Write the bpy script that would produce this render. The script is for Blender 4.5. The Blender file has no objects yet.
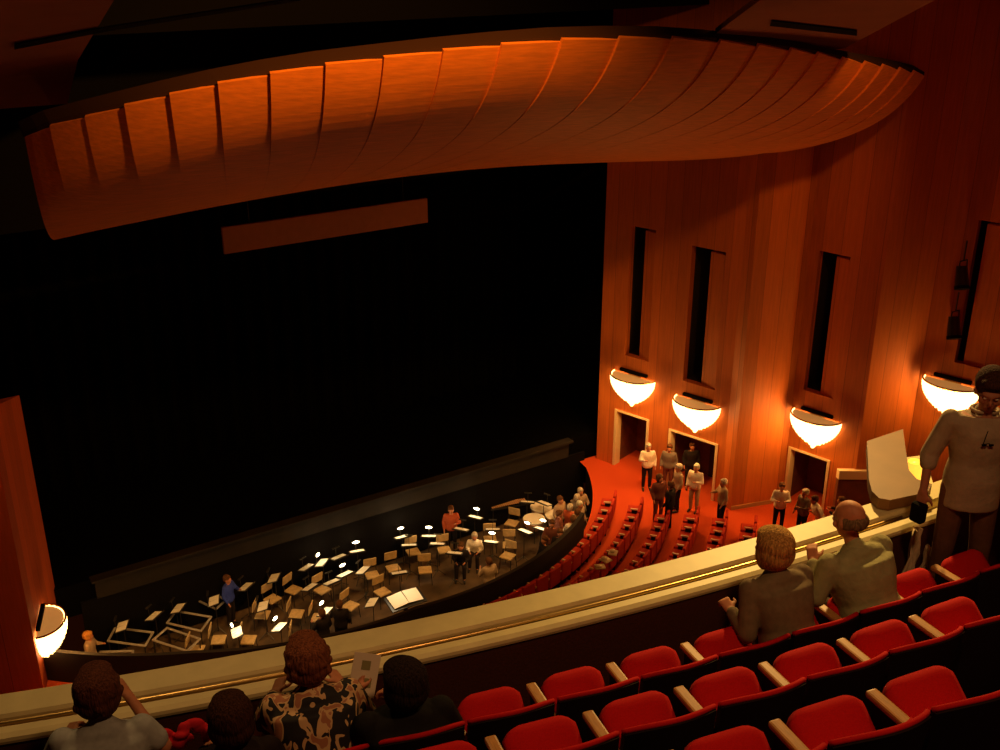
import bpy, bmesh, math, random
from mathutils import Vector, Matrix, Euler
random.seed(7)
S = bpy.context.scene; COL = S.collection
PI = math.pi
# ------------------------------------------------------------------ camera
CZ = 18.0; PITCH = math.radians(22.6); YAW = math.radians(32.6); FPX = 1088.0
cd = bpy.data.cameras.new('camera'); cam = bpy.data.objects.new('camera', cd); COL.objects.link(cam)
cam.location = (0, 0, CZ); cam.rotation_euler = (PI/2 - PITCH, 0, -YAW)
cd.sensor_width = 36; cd.lens = 36*FPX/1000.0; cd.clip_start = .05; cd.clip_end = 200
S.camera = cam
S.view_settings.view_transform = 'Standard'; S.view_settings.look = 'None'
S.view_settings.exposure = 0.0; S.view_settings.gamma = 1.0
S.view_settings.use_curve_mapping = False
# ------------------------------------------------------------------ world
w = bpy.data.worlds.new('world'); S.world = w; w.use_nodes = True
w.node_tree.nodes['Background'].inputs[0].default_value = (1, .16, .03, 1)
w.node_tree.nodes['Background'].inputs[1].default_value = .009
# ------------------------------------------------------------------ lights
def light(name, typ, loc, e, col, size=.3, target=None, spot=None, blend=.6):
    l = bpy.data.lights.new(name, typ); l.energy = e; l.color = col
    if typ == 'AREA': l.shape = 'DISK'; l.size = size
    else: l.shadow_soft_size = size
    if typ == 'SPOT': l.spot_size = math.radians(spot); l.spot_blend = blend
    o = bpy.data.objects.new(name, l); COL.objects.link(o); o.location = loc
    if target: o.rotation_euler = (Vector(target)-Vector(loc)).to_track_quat('-Z', 'Y').to_euler()
    return o
WARM = (1, .46, .10)
# ceiling downlights above the balcony, and overhead floods that wash the wooden canopy
light('canopy_flood', 'SPOT', (8.5, 12.0, 20.2), 5600, (1, .40, .05), .3, (10.0, 21, 14.3), 76, .8)
light('canopy_flood', 'SPOT', (18, 11, 20.0), 2300, (1, .38, .06), .3, (20, 18.5, 14.2), 50, .9)
light('balcony_downlight', 'SPOT', (10.5, 9.5, 18.5), 4200, (1, .60, .17), .25, (6.4, 4.4, 13.8), 46, .95).data.specular_factor = .15
light('balcony_downlight', 'SPOT', (3.0, 1.0, 20.5), 520, (1, .50, .20), .3, (3.8, 3.3, 13.8), 90, .9).data.specular_factor = .2
light('balcony_downlight', 'SPOT', (1.5, 8.0, 19.5), 260, (1, .60, .22), .25, (.8, 4.4, 13.8), 60, .9)
light('corner_downlight', 'SPOT', (19.5, 22.5, 10.2), 1500, (1, .56, .22), .2, (21.2, 26.0, 0), 44, .9)
light('aisle_downlight', 'SPOT', (19.5, 20.0, 10.0), 420, (1, .56, .22), .2, (21.3, 23.0, 0), 50, .9)
light('ceiling_bounce_fill', 'SPOT', (15, 3, 13.5), 700, (1, .30, .08), .5, (18.5, 14.5, 16.4), 40, .9)  # added fills standing in for red bounce light on the ceiling
light('ceiling_bounce_fill', 'SPOT', (-3, 6, 15.5), 380, (1, .26, .08), .5, (1.2, 16.0, 16.8), 46, .9)
light('wall_red_fill', 'SPOT', (13, 7, 15), 620, (1, .11, .022), 1.8, (28.5, 17.5, 10.5), 62, .95)  # dim red fill added to lift the right wall, no fixture there
for x_ in (6, 9.5, 13.5, 17): light('pit_fill', 'SPOT', (x_, 22.0, 8.0), 1000, (1, .58, .20), .1, (x_+.3, 25.4, -1.5), 46, .9)  # overhead fill spots added to brighten the pit

# ------------------------------------------------------------------ materials
MC = {}
def mat(name, col, rough=.6, metal=0, emit=None, es=0, noise=0, nscale=20, bump=0, spec=.3, stretch=None):
    if name in MC: return MC[name]
    m = bpy.data.materials.new(name); m.use_nodes = True; nt = m.node_tree; b = nt.nodes['Principled BSDF']
    b.inputs['Base Color'].default_value = (*col, 1); b.inputs['Roughness'].default_value = rough
    b.inputs['Metallic'].default_value = metal; b.inputs['Specular IOR Level'].default_value = spec
    if emit: b.inputs['Emission Color'].default_value = (*emit, 1); b.inputs['Emission Strength'].default_value = es
    if noise or bump:
        tc = nt.nodes.new('ShaderNodeTexCoord'); mp = nt.nodes.new('ShaderNodeMapping')
        if stretch: mp.inputs['Scale'].default_value = stretch
        n = nt.nodes.new('ShaderNodeTexNoise'); n.inputs['Scale'].default_value = nscale; n.inputs['Detail'].default_value = 4
        nt.links.new(tc.outputs['Object'], mp.inputs[0]); nt.links.new(mp.outputs[0], n.inputs['Vector'])
        if noise:
            r = nt.nodes.new('ShaderNodeValToRGB')
            r.color_ramp.elements[0].position = .3; r.color_ramp.elements[1].position = .7
            r.color_ramp.elements[0].color = (*[c*(1-noise) for c in col], 1)
            r.color_ramp.elements[1].color = (*[min(1, c*(1+noise)) for c in col], 1)
            nt.links.new(n.outputs['Fac'], r.inputs[0]); nt.links.new(r.outputs[0], b.inputs['Base Color'])
        if bump:
            bp = nt.nodes.new('ShaderNodeBump'); bp.inputs['Strength'].default_value = bump; bp.inputs['Distance'].default_value = .02
            nt.links.new(n.outputs['Fac'], bp.inputs['Height']); nt.links.new(bp.outputs[0], b.inputs['Normal'])
    MC[name] = m; return m
def wood_panels(name, col, ax, ay, width=.62, rough=.58):
    """vertical veneer panels: plank tone, thin seams and fine upright grain"""
    m = bpy.data.materials.new(name); m.use_nodes = True; nt = m.node_tree; b = nt.nodes['Principled BSDF']; L = nt.links.new
    N = lambda t: nt.nodes.new(t)
    tc = N('ShaderNodeTexCoord'); sx = N('ShaderNodeSeparateXYZ'); L(tc.outputs['Object'], sx.inputs[0])
    def M(op, a, bb=None):
        n = N('ShaderNodeMath'); n.operation = op
        for i, v in enumerate((a, bb)):
            if v is None: continue
            if isinstance(v, (int, float)): n.inputs[i].default_value = v
            else: L(v, n.inputs[i])
        return n.outputs[0]
    t = M('ADD', M('MULTIPLY', sx.outputs[0], ax), M('MULTIPLY', sx.outputs[1], ay))
    q = M('DIVIDE', t, width*1.22); fl = M('FLOOR', q); fr = M('FRACT', q)
    wn = N('ShaderNodeTexWhiteNoise'); wn.noise_dimensions = '1D'; L(fl, wn.inputs['W'])
    seam = M('LESS_THAN', fr, .022)
    cb = N('ShaderNodeCombineXYZ'); L(M('MULTIPLY', t, 9), cb.inputs[0]); L(M('MULTIPLY', sx.outputs[2], .7), cb.inputs[1]); L(wn.outputs[0], cb.inputs[2])
    no = N('ShaderNodeTexNoise'); no.inputs['Scale'].default_value = 1.6; no.inputs['Detail'].default_value = 5; L(cb.outputs[0], no.inputs['Vector'])
    v = M('ADD', M('MULTIPLY', wn.outputs[0], .34), M('MULTIPLY', no.outputs['Fac'], .45)); v = M('ADD', v, .42)
    v = M('MULTIPLY', v, M('SUBTRACT', 1, M('MULTIPLY', seam, .55)))
    mx = N('ShaderNodeMixRGB'); mx.blend_type = 'MULTIPLY'; mx.inputs[0].default_value = 1; mx.inputs[1].default_value = (*col, 1)
    c3 = N('ShaderNodeCombineXYZ'); L(v, c3.inputs[0]); L(v, c3.inputs[1]); L(v, c3.inputs[2]); L(c3.outputs[0], mx.inputs[2])
    L(mx.outputs[0], b.inputs['Base Color']); b.inputs['Roughness'].default_value = rough; b.inputs['Specular IOR Level'].default_value = .3
    MC[name] = m; return m
WOOD = (.62, .155, .022)
wood_r = wood_panels('wall veneer right', WOOD, 1, -1)
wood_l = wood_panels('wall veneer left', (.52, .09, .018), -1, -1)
wood_c = mat('canopy veneer', (.68, .19, .025), .6, noise=.14, nscale=3, stretch=(.6, 6, 6))
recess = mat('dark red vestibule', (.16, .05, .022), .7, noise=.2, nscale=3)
slotblack = mat('slot black', (.012, .006, .004), .9)
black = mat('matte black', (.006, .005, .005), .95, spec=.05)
stageblk = mat('stage black drape', (.003, .0025, .002), 1, spec=0)
cream = mat('cream plaster', (.72, .60, .29), .5, noise=.06, nscale=8)
creamj = mat('cream door frame', (.75, .55, .30), .5)
carpet = mat('red orange carpet', (.60, .075, .018), .95, noise=.15, nscale=30, spec=.05)
darkcar = mat('dark aisle carpet', (.055, .012, .008), .95, noise=.25, nscale=12, spec=.05)
brownwall = mat('brown fabric wall', (.075, .024, .014), .95, noise=.12, nscale=60, bump=.2, spec=.05)
brass = mat('polished brass', (.85, .58, .22), .22, 1)
velvet = mat('red velvet', (.46, .006, .006), .85, noise=.10, nscale=120, spec=.12)
velvet2 = mat('orchestra red velvet', (.50, .035, .012), .85, spec=.12)
shell = mat('black seat shell', (.012, .006, .005), .75, spec=.1)
armw = mat('blond arm wood', (.42, .19, .05), .45, noise=.2, nscale=14, stretch=(8, 1, 8))
capw = mat('pale arm cap', (.80, .52, .30), .4)
plaster = mat('ceiling plaster', (.30, .10, .05), .9, noise=.06, nscale=1.5)
titleb = mat('title board', (.42, .17, .075), .8, noise=.05, nscale=5)
crystal = mat('lit crystal', (1, .85, .55), .2, emit=(1, .62, .22), es=4.5)
pitfl = mat('pit floor', (.10, .06, .03), .6, noise=.5, nscale=1.3)
chairtan = mat('tan chair pad', (.62, .42, .18), .6, noise=.15, nscale=10)
metalk = mat('dark metal', (.05, .045, .04), .4, .6)
metalg = mat('bare aluminium', (.62, .55, .45), .4, .5)
paper = mat('sheet music paper', (.95, .88, .72), .8)
stripe = mat('stage apron', (.018, .012, .008), .8, noise=.3, nscale=1.5)
skin = mat('skin', (.50, .19, .09), .6, noise=.08, nscale=30)
bulbm = mat('stand lamp bulb', (1, .9, .7), .3, emit=(1, .80, .48), es=22)

# ------------------------------------------------------------------ object helpers
def tag(o, label=None, cat=None, group=None, kind=None):
    if label: o['label'] = label
    if cat: o['category'] = cat
    if group: o['group'] = group
    if kind: o['kind'] = kind
    return o
def empty(name, loc, rz=0):
    o = bpy.data.objects.new(name, None); COL.objects.link(o); o.empty_display_size = .1
    o.location = loc; o.rotation_euler = (0, 0, rz); return o
def obj(name, bm, m, parent=None, smooth=False, loc=None):
    me = bpy.data.meshes.new(name)
    if isinstance(bm, bmesh.types.BMesh):
        bmesh.ops.recalc_face_normals(bm, faces=bm.faces); bm.to_mesh(me); bm.free()
    else: me = bm
    for x in (m if isinstance(m, (list, tuple)) else [m]): me.materials.append(x)
    if smooth:
        for p in me.polygons: p.use_smooth = True
    o = bpy.data.objects.new(name, me); COL.objects.link(o)
    if parent: o.parent = parent
    if loc: o.location = loc
    return o
def copy_tree(o, parent=None):
    c = o.copy(); COL.objects.link(c)
    if parent: c.parent = parent
    for ch in list(o.children): copy_tree(ch, c)
    return c
def BM(): return bmesh.new()
def xf(vs, M):
    for v in vs: v.co = M @ v.co
def box(bm, c, s, rot=None, bev=0, mi=0):
    r = bmesh.ops.create_cube(bm, size=1); vs = r['verts']
    for v in vs: v.co = Vector((v.co.x*s[0], v.co.y*s[1], v.co.z*s[2]))
    fs = set(f for v in vs for f in v.link_faces)
    if bev:
        es = list(set(e for v in vs for e in v.link_edges))
        rb = bmesh.ops.bevel(bm, geom=es, offset=bev, segments=2, affect='EDGES', profile=.6)
        vs = list(set(rb['verts']) | set(v for v in vs if v.is_valid)); fs = set(f for v in vs for f in v.link_faces)
    M = Matrix.Translation(c) @ (rot.to_matrix().to_4x4() if rot else Matrix())
    xf(vs, M)
    for f in fs: f.material_index = mi
    return vs
def cone(bm, p, q, r1, r2, n=10, cap=True):
    p = Vector(p); q = Vector(q); d = q-p; L = d.length or 1e-4
    r = bmesh.ops.create_cone(bm, cap_ends=cap, segments=n, radius1=r1, radius2=r2, depth=L)
    xf(r['verts'], Matrix.Translation((p+q)/2) @ d.to_track_quat('Z', 'Y').to_matrix().to_4x4()); return r['verts']
def ball(bm, c, r, seg=12, rings=8, rot=None):
    if isinstance(r, (int, float)): r = (r, r, r)
    k = bmesh.ops.create_uvsphere(bm, u_segments=seg, v_segments=rings, radius=1)
    xf(k['verts'], Matrix.Translation(c) @ (Euler(rot).to_matrix().to_4x4() if rot else Matrix()) @ Matrix.Diagonal((*r, 1))); return k['verts']
def limb(bm, pts, rad, n=12):
    for i in range(len(pts)-1):
        cone(bm, pts[i], pts[i+1], rad[i], rad[i+1], n)
    for p, r in zip(pts, rad): ball(bm, p, r, n, 8)
def tube(bm, pts, r, n=8):
    rings = []
    for i, p in enumerate(pts):
        d = (Vector(pts[min(i+1, len(pts)-1)])-Vector(pts[max(i-1, 0)])).normalized(); q = d.to_track_quat('Z', 'Y')
        rings.append([bm.verts.new(Vector(p)+q @ Vector((r*math.cos(2*PI*k/n), r*math.sin(2*PI*k/n), 0))) for k in range(n)])
    for i in range(len(rings)-1):
        for k in range(n): bm.faces.new((rings[i][k], rings[i][(k+1) % n], rings[i+1][(k+1) % n], rings[i+1][k]))
    bm.faces.new(rings[0][::-1]); bm.faces.new(rings[-1])
def prism(bm, poly, z0, z1, mi=0):
    """upright prism over a plan polygon"""
    a = [bm.verts.new((x, y, z0)) for x, y in poly]; b = [bm.verts.new((x, y, z1)) for x, y in poly]
    n = len(poly); fs = [bm.faces.new(a[::-1]), bm.faces.new(b)]
    for i in range(n): fs.append(bm.faces.new((a[i], a[(i+1) % n], b[(i+1) % n], b[i])))
    for f in fs: f.material_index = mi
def arc_sweep(bm, O, prof, a0, a1, n, mi=0):
    """sweep an (R,z) profile round O; angles in degrees, 0 = -Y, positive = +X"""
    rings = []
    for i in range(n+1):
        a = math.radians(a0+(a1-a0)*i/n)
        rings.append([bm.verts.new((O[0]+R*math.sin(a), O[1]-R*math.cos(a), z)) for R, z in prof])
    k = len(prof); fs = []
    for i in range(n):
        for j in range(k): fs.append(bm.faces.new((rings[i][j], rings[i][(j+1) % k], rings[i+1][(j+1) % k], rings[i+1][j])))
    fs.append(bm.faces.new(rings[0][::-1])); fs.append(bm.faces.new(rings[-1]))
    for f in fs: f.material_index = mi
def fused(bm, voxel, smooth=3):
    """fuse overlapping solids into one continuous skin"""
    me = bpy.data.meshes.new('t'); bmesh.ops.recalc_face_normals(bm, faces=bm.faces); bm.to_mesh(me); bm.free()
    o = bpy.data.objects.new('t', me); COL.objects.link(o)
    r = o.modifiers.new('r', 'REMESH'); r.mode = 'VOXEL'; r.voxel_size = voxel; r.use_smooth_shade = True
    if smooth: s = o.modifiers.new('s', 'SMOOTH'); s.iterations = smooth; s.factor = .5
    dg = bpy.context.evaluated_depsgraph_get(); dg.update()
    m2 = bpy.data.meshes.new_from_object(o.evaluated_get(dg))
    bpy.data.objects.remove(o); bpy.data.meshes.remove(me)
    for p in m2.polygons: p.use_smooth = True
    return m2
# pixel helpers: where the photograph's sight line meets a height / a depth
_f = Vector((math.sin(YAW)*math.cos(PITCH), math.cos(YAW)*math.cos(PITCH), -math.sin(PITCH)))
_r = Vector((math.cos(YAW), -math.sin(YAW), 0)); _u = _r.cross(_f); _C = Vector((0, 0, CZ))
def ray(x, y): return _f+_r*((x-500)/FPX)-_u*((y-375)/FPX)
def atz(x, y, z): d = ray(x, y); return _C+d*((z-CZ)/d.z)
def aty(x, y, Y): d = ray(x, y); return _C+d*(Y/d.y)
def proj(p):
    v = Vector(p)-_C; k = v.dot(_f); return 500+FPX*v.dot(_r)/k, 375-FPX*v.dot(_u)/k

# ================================================================== SETTING
# ---- orchestra level, pit, stage
PO = (12.75, 31.3); PR = 9.3; PITZ = -1.6
def prad(a): return PR+(0 if a > -8 else 1.25*min(1, (-8-a)/34))+(0 if a > -42 else .06*(-42-a))
def pol(O, R, a): a = math.radians(a); return (O[0]+R*math.sin(a), O[1]-R*math.cos(a))
bm = BM()   # carpeted floor with the round pit cut out of its stage side
n = 60; inner = [pol(PO, prad(-66+132*i/n), -66+132*i/n) for i in range(n+1)]
outer = []
for (x, y) in inner:
    d = Vector((x-PO[0], y-PO[1])).normalized(); t = 40
    outer.append((PO[0]+d.x*t, PO[1]+d.y*t))
for i in range(n):
    q = [inner[i], inner[i+1], outer[i+1], outer[i]]
    bm.faces.new([bm.verts.new((x, y, 0)) for x, y in q])
for sx in (-1, 1):
    e = inner[-1] if sx > 0 else inner[0]; e2 = outer[-1] if sx > 0 else outer[0]
    q = [e, e2, (PO[0]+sx*40, 40), (PO[0]+sx*8.7, 40), (PO[0]+sx*8.7, 28.6)]
    if sx > 0: q = q
    bm.faces.new([bm.verts.new((x, y, 0)) for x, y in q])
bmesh.ops.remove_doubles(bm, verts=bm.verts, dist=.001)
tag(obj('floor', bm, carpet), kind='structure')
bm = BM(); prism(bm, [pol(PO, prad(-75+150*i/40)+.3, -75+150*i/40) for i in range(41)], PITZ-.1, PITZ)
tag(obj('floor_pit', bm, pitfl), kind='structure')
bm = BM(); rings = []
for i in range(61):
    a_ = -70+106*i/60; r_ = prad(a_); rings.append([bm.verts.new((*pol(PO, q, a_), z)) for q, z in ((r_, PITZ), (r_+.12, PITZ), (r_+.12, .92), (r_, .92))])
for i in range(60):
    for j in range(4): bm.faces.new((rings[i][j], rings[i][(j+1) % 4], rings[i+1][(j+1) % 4], rings[i+1][j]))
bm.faces.new(rings[0][::-1]); bm.faces.new(rings[-1])
arc_sweep(bm, PO, [(PR, PITZ), (PR+.1, PITZ), (PR+.1, -.01), (PR, -.01)], 36, 66, 24)
tag(obj('wall_pit', bm, mat('pit wall dark', (.02, .012, .008), .8)), kind='structure')
bm = BM(); box(bm, (12.75, 33.1, .45), (22, 10, 1.0))
tag(obj('floor_stage', bm, stageblk), kind='structure')
bm = BM(); box(bm, (12.6, 28.03, .66), (16.4, .1, .62)); box(bm, (12.6, 28.0, .985), (16.6, .34, .07))
tag(obj('trim_apron', bm, stripe), kind='structure')
bm = BM(); box(bm, (12.75, 28.06, -.6), (17.6, .08, 1.9)); tag(obj('wall_apron', bm, black), kind='structure')
# drapes of the dark stage house: folded cloth
bm = BM(); N = 260; rows = []
for i in range(N+1):
    x = 0+25.5*i/N; y = 34+.16*math.sin(i*.9)
    rows.append((bm.verts.new((x, y, .95)), bm.verts.new((x, y, 12.5))))
for i in range(N): bm.faces.new((rows[i][0], rows[i+1][0], rows[i+1][1], rows[i][1]))
tag(obj('stage_drape', bm, stageblk, smooth=True), 'black drape closing the dark stage opening behind the pit', 'curtain')
for sx in (-1, 1):
    bm = BM(); box(bm, (12.75+sx*10.2, 32, 5.5), (.3, 8.6, 15)); tag(obj('wall_stage_'+('left' if sx < 0 else 'right'), bm, stageblk), kind='structure')
# proscenium header, behind the canopy foot
bm = BM(); box(bm, (12.75, 28.7, 15.0), (24, .3, 8.2)); tag(obj('wall_front', bm, black), kind='structure')
bm = BM(); box(bm, (13.6, 24.8, 18.2), (19.6, .2, 4.8)); tag(obj('wall_shade_panel', bm, black), kind='structure')  # added black sheet standing in for shade on the wall above the canopy
# title board
bm = BM(); c = [aty(x, y, 28.6) for x, y in [(220, 226), (425, 198), (425, 222), (220, 253)]]
x0 = c[0].x; x1 = c[1].x; z1 = (c[0].z+c[1].z)/2; z0 = (c[2].z+c[3].z)/2
root = tag(empty('title_board', ((x0+x1)/2, 28.5, z0)), 'long blank orange-brown title board hung in the dark stage opening', 'screen')
box(bm, (0, 0, (z1-z0)/2), (x1-x0, .1, z1-z0), bev=.01); obj('panel', bm, titleb, root)
bm = BM()
for s in (-1, 1): cone(bm, (s*2.4, 0, z1-z0), (s*2.4, 0, z1-z0+1.6), .012, .012, 6)
obj('suspension_cable', bm, metalk, root)
# ---- right wall: sawtooth of wooden facets
def facet(bm, p, q, z0, z1, holes, th=.25):
    p = Vector(p); q = Vector(q); L = (q-p).length; d = (q-p)/L; nrm = Vector((-d.y, d.x))  # outward (away from the hall)
    ss = sorted(set([0, L]+[h[0] for h in holes]+[h[1] for h in holes])); zz = sorted(set([z0, z1]+[h[2] for h in holes]+[h[3] for h in holes]))
    for i in range(len(ss)-1):
        j = 0
        while j < len(zz)-1:
            sm = (ss[i]+ss[i+1])/2; zm = (zz[j]+zz[j+1])/2
            if not any(h[0] < sm < h[1] and h[2] < zm < h[3] for h in holes):
                a = p+d*ss[i]; b = p+d*ss[i+1]
                prism(bm, [tuple(a), tuple(b), tuple(b+nrm*th), tuple(a+nrm*th)], zz[j], zz[j+1])
            j += 1
    return p, d, nrm
def pt(fr, s, out, z): p, d, nn = fr; v = p+d*s+nn*out; return Vector((v.x, v.y, z))
def local(fr, s, z): # empty transform on facet: +X along facet, +Y into the hall
    p, d, nn = fr; v = p+d*s; return (v.x, v.y, z), math.atan2(d.y, d.x)
# openings (s0,s1,z0,z1)
A = [((22.0, 27.9), (23.5, 23.0), [(.72, 2.15, 0, 2.2), (2.95, 4.85, 0, 2.12), (1.02, 1.98, 4.3, 8.85), (3.35, 4.55, 3.98, 8.6)]),
     ((25.3, 22.0), (25.85, 19.64), [(.06, 1.55, 0, 2.1), (.33, 1.35, 4.2, 8.8)]),
     ((27.1, 18.8), (28.35, 14.6), [(.95, 2.4, 6.0, 10.3)])]
Bf = [((23.5, 23.0), (23.45, 22.5)), ((23.45, 22.5), (25.3, 22.0)), ((25.85, 19.64), (27.1, 18.8)), ((28.35, 14.6), (30.4, 13.8)), ((30.4, 13.8), (31.5, 8))]
bmw = BM(); frames = []
for p, q, h in A: frames.append(facet(bmw, p, q, 0, 20.5, h))
for p, q in Bf: facet(bmw, p, q, 0, 20.5, [])
tag(obj('wall_right', bmw, wood_r), kind='structure')
def alcove(fr, h, depth, m, name):
    """five-sided recess behind an opening"""
    s0, s1, z0, z1 = h; bm = BM(); t = .05
    def slab(sa, sb, oa, ob, za, zb):
        prism(bm, [tuple(pt(fr, sa, oa, 0).xy), tuple(pt(fr, sb, oa, 0).xy), tuple(pt(fr, sb, ob, 0).xy), tuple(pt(fr, sa, ob, 0).xy)], za, zb)
    slab(s0-t, s0, .26, depth, z0, z1); slab(s1, s1+t, .26, depth, z0, z1)
    slab(s0-t, s1+t, depth, depth+t, z0-t, z1+t); slab(s0-t, s1+t, .26, depth, z1, z1+t)
    if z0 > 0: slab(s0-t, s1+t, .26, depth, z0-t, z0)
    return tag(obj(name, bm, m), kind='structure')
def doorframe(fr, h, name):
    s0, s1, z0, z1 = h; bm = BM(); t = .09
    def slab(sa, sb, za, zb):
        prism(bm, [tuple(pt(fr, sa, -.03, 0).xy), tuple(pt(fr, sb, -.03, 0).xy), tuple(pt(fr, sb, .30, 0).xy), tuple(pt(fr, sa, .30, 0).xy)], za, zb)
    slab(s0, s0+t, z0, z1); slab(s1-t, s1, z0, z1); slab(s0+t, s1-t, z1-.07, z1)
    return tag(obj(name, bm, creamj), kind='structure')
doors = [(frames[0], A[0][2][0]), (frames[0], A[0][2][1]), (frames[1], A[1][2][0])]
for i, (fr, h) in enumerate(doors):
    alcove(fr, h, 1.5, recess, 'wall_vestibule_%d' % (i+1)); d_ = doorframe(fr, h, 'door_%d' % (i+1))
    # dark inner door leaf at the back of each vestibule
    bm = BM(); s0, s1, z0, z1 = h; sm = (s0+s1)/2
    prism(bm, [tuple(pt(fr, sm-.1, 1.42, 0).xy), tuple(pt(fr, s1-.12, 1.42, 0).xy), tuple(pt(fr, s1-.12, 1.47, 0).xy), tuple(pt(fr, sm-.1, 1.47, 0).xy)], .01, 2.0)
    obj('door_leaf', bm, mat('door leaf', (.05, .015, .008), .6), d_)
slots = [(frames[0], A[0][2][2]), (frames[0], A[0][2][3]), (frames[1], A[1][2][1]), (frames[2], A[2][2][0])]
for i, (fr, h) in enumerate(slots):
    alcove(fr, h, 1.6, slotblack, 'wall_slot_%d' % (i+1))
    # side fin panel, set back a little in the audience half of each slot
    s0, s1, z0, z1 = h; bm = BM(); a = s0+(s1-s0)*(.50 if i < 3 else .14)
    prism(bm, [tuple(pt(fr, a, .16, 0).xy), tuple(pt(fr, s1-.01, .05, 0).xy), tuple(pt(fr, s1-.01, .9, 0).xy), tuple(pt(fr, a, .9, 0).xy)], z0, z1-.12)
    tag(obj('window_%d' % (i+1), bm, wood_r), kind='structure')
# baseboards
bm = BM()
for p, q in ((Bf[1][0], Bf[1][1]), (Bf[2][0], Bf[2][1])):
    fr = facet(BM(), p, q, 0, .1, [])
    L = (Vector(q)-Vector(p)).length
    prism(bm, [tuple(pt(fr, .02, -.03, 0).xy), tuple(pt(fr, L-.02, -.03, 0).xy), tuple(pt(fr, L-.02, 0, 0).xy), tuple(pt(fr, .02, 0, 0).xy)], .002, .14)
tag(obj('baseboard_right', bm, mat('oak base', (.45, .22, .08), .5)), kind='structure')
# low side parapet with a cream cap, right of the third doorway
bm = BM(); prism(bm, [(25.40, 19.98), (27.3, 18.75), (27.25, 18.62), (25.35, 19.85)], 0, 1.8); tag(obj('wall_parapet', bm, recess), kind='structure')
bm = BM(); prism(bm, [(25.40, 20.0), (27.3, 18.77), (27.25, 18.58), (25.33, 19.83)], 1.802, 2.1); tag(obj('trim_parapet', bm, creamj), kind='structure')
# ---- left wall, mirrored in plan
bm = BM()
# measured from the photo: lit pier (top at z 6.8), set back wall behind it
lo_ = [(3.40, 28.3), (2.30, 24.9), (-4.0, 24.2), (-4.0, 28.3)]; hz_ = [6.75, aty(0, 407, 24.9).z, aty(0, 407, 24.9).z, 6.75]
va = [bm.verts.new((x, y, 0)) for x, y in lo_]; vb = [bm.verts.new((x, y, z)) for (x, y), z in zip(lo_, hz_)]
bm.faces.new(va[::-1]); bm.faces.new(vb)
for i in range(4): bm.faces.new((va[i], va[(i+1) % 4], vb[(i+1) % 4], vb[i]))
tag(obj('wall_left', bm, wood_l), kind='structure')
bm = BM(); prism(bm, [(.9, 24.9), (.9, 26.5), (-4, 26.5), (-4, 24.4)], 8.3, 20.5)
tag(obj('wall_left_upper', bm, wood_l), kind='structure')
# ---- ceiling shell sloping down to the stage with an opening made up for its unlit middle
def ceilz(y): return 16.85-.235*(y-16)
e1 = aty(845, 48, 18.2); e2 = aty(938, 0, 12.6)
def cpoint(x, y, off=0): return (x, y, ceilz(y)+off)
def ceil_hit(px, py):
    d = ray(px, py); # z = CZ + d.z t ; y = d.y t
    t = (16.85+.235*16-CZ)/(d.z+.235*d.y); return _C+d*t
def plate(bm, pix_or_xy, th=.15):
    lo = [bm.verts.new((x, y, ceilz(y))) for x, y in pix_or_xy]; hi = [bm.verts.new((x, y, ceilz(y)+th)) for x, y in pix_or_xy]
    bm.faces.new(lo[::-1]); bm.faces.new(hi); k = len(lo)
    for i in range(k): bm.faces.new((lo[i], lo[(i+1) % k], hi[(i+1) % k], hi[i]))
H = lambda x, y: tuple(ceil_hit(x, y).xy)
bm = BM()
plate(bm, [H(-60, 150), H(60, 134), H(78, 60), H(150, -60), H(-60, -60)])
tag(obj('ceiling_left', bm, plaster), kind='structure')
p1, p2, p3 = aty(740, 62, 22.0), aty(845, 48, 18.8), aty(950, -8, 12.5)
pn = (p2-p1).cross(p3-p1).normalized()
def PR3(x, y, off=0): d = ray(x, y); return _C+d*(pn.dot(p1-_C)/pn.dot(d))+Vector((0, 0, off))
def plate3(bm, pts, lo=0, th=.12):
    a = [bm.verts.new(PR3(x, y, lo)) for x, y in pts]; b = [bm.verts.new(PR3(x, y, lo+th)) for x, y in pts]; k = len(a)
    bm.faces.new(a); bm.faces.new(b[::-1])
    for i in range(k): bm.faces.new((a[i], a[(i+1) % k], b[(i+1) % k], b[i]))
bm = BM(); plate3(bm, [(740, 62), (845, 48), (950, -8), (1010, -45), (820, -45), (760, 0), (715, 34)])
tag(obj('ceiling_right', bm, plaster), kind='structure')
bm = BM(); plate(bm, [H(14, 47), H(110, 28), H(300, -2), H(300, -5), H(110, 24), H(14, 42)], .02); xf(bm.verts, Matrix.Translation((0, 0, -.04)))
tag(obj('trim_ceiling_slot', bm, black), kind='structure')
bm = BM(); plate3(bm, [(770, 24), (857, 34), (857, 29), (772, 19)], -.04, .02); tag(obj('trim_ceiling_slot_right', bm, black), kind='structure')
bm = BM(); box(bm, (14, 14, 21.2), (44, 44, .2)); tag(obj('ceiling', bm, black), kind='structure')

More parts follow.
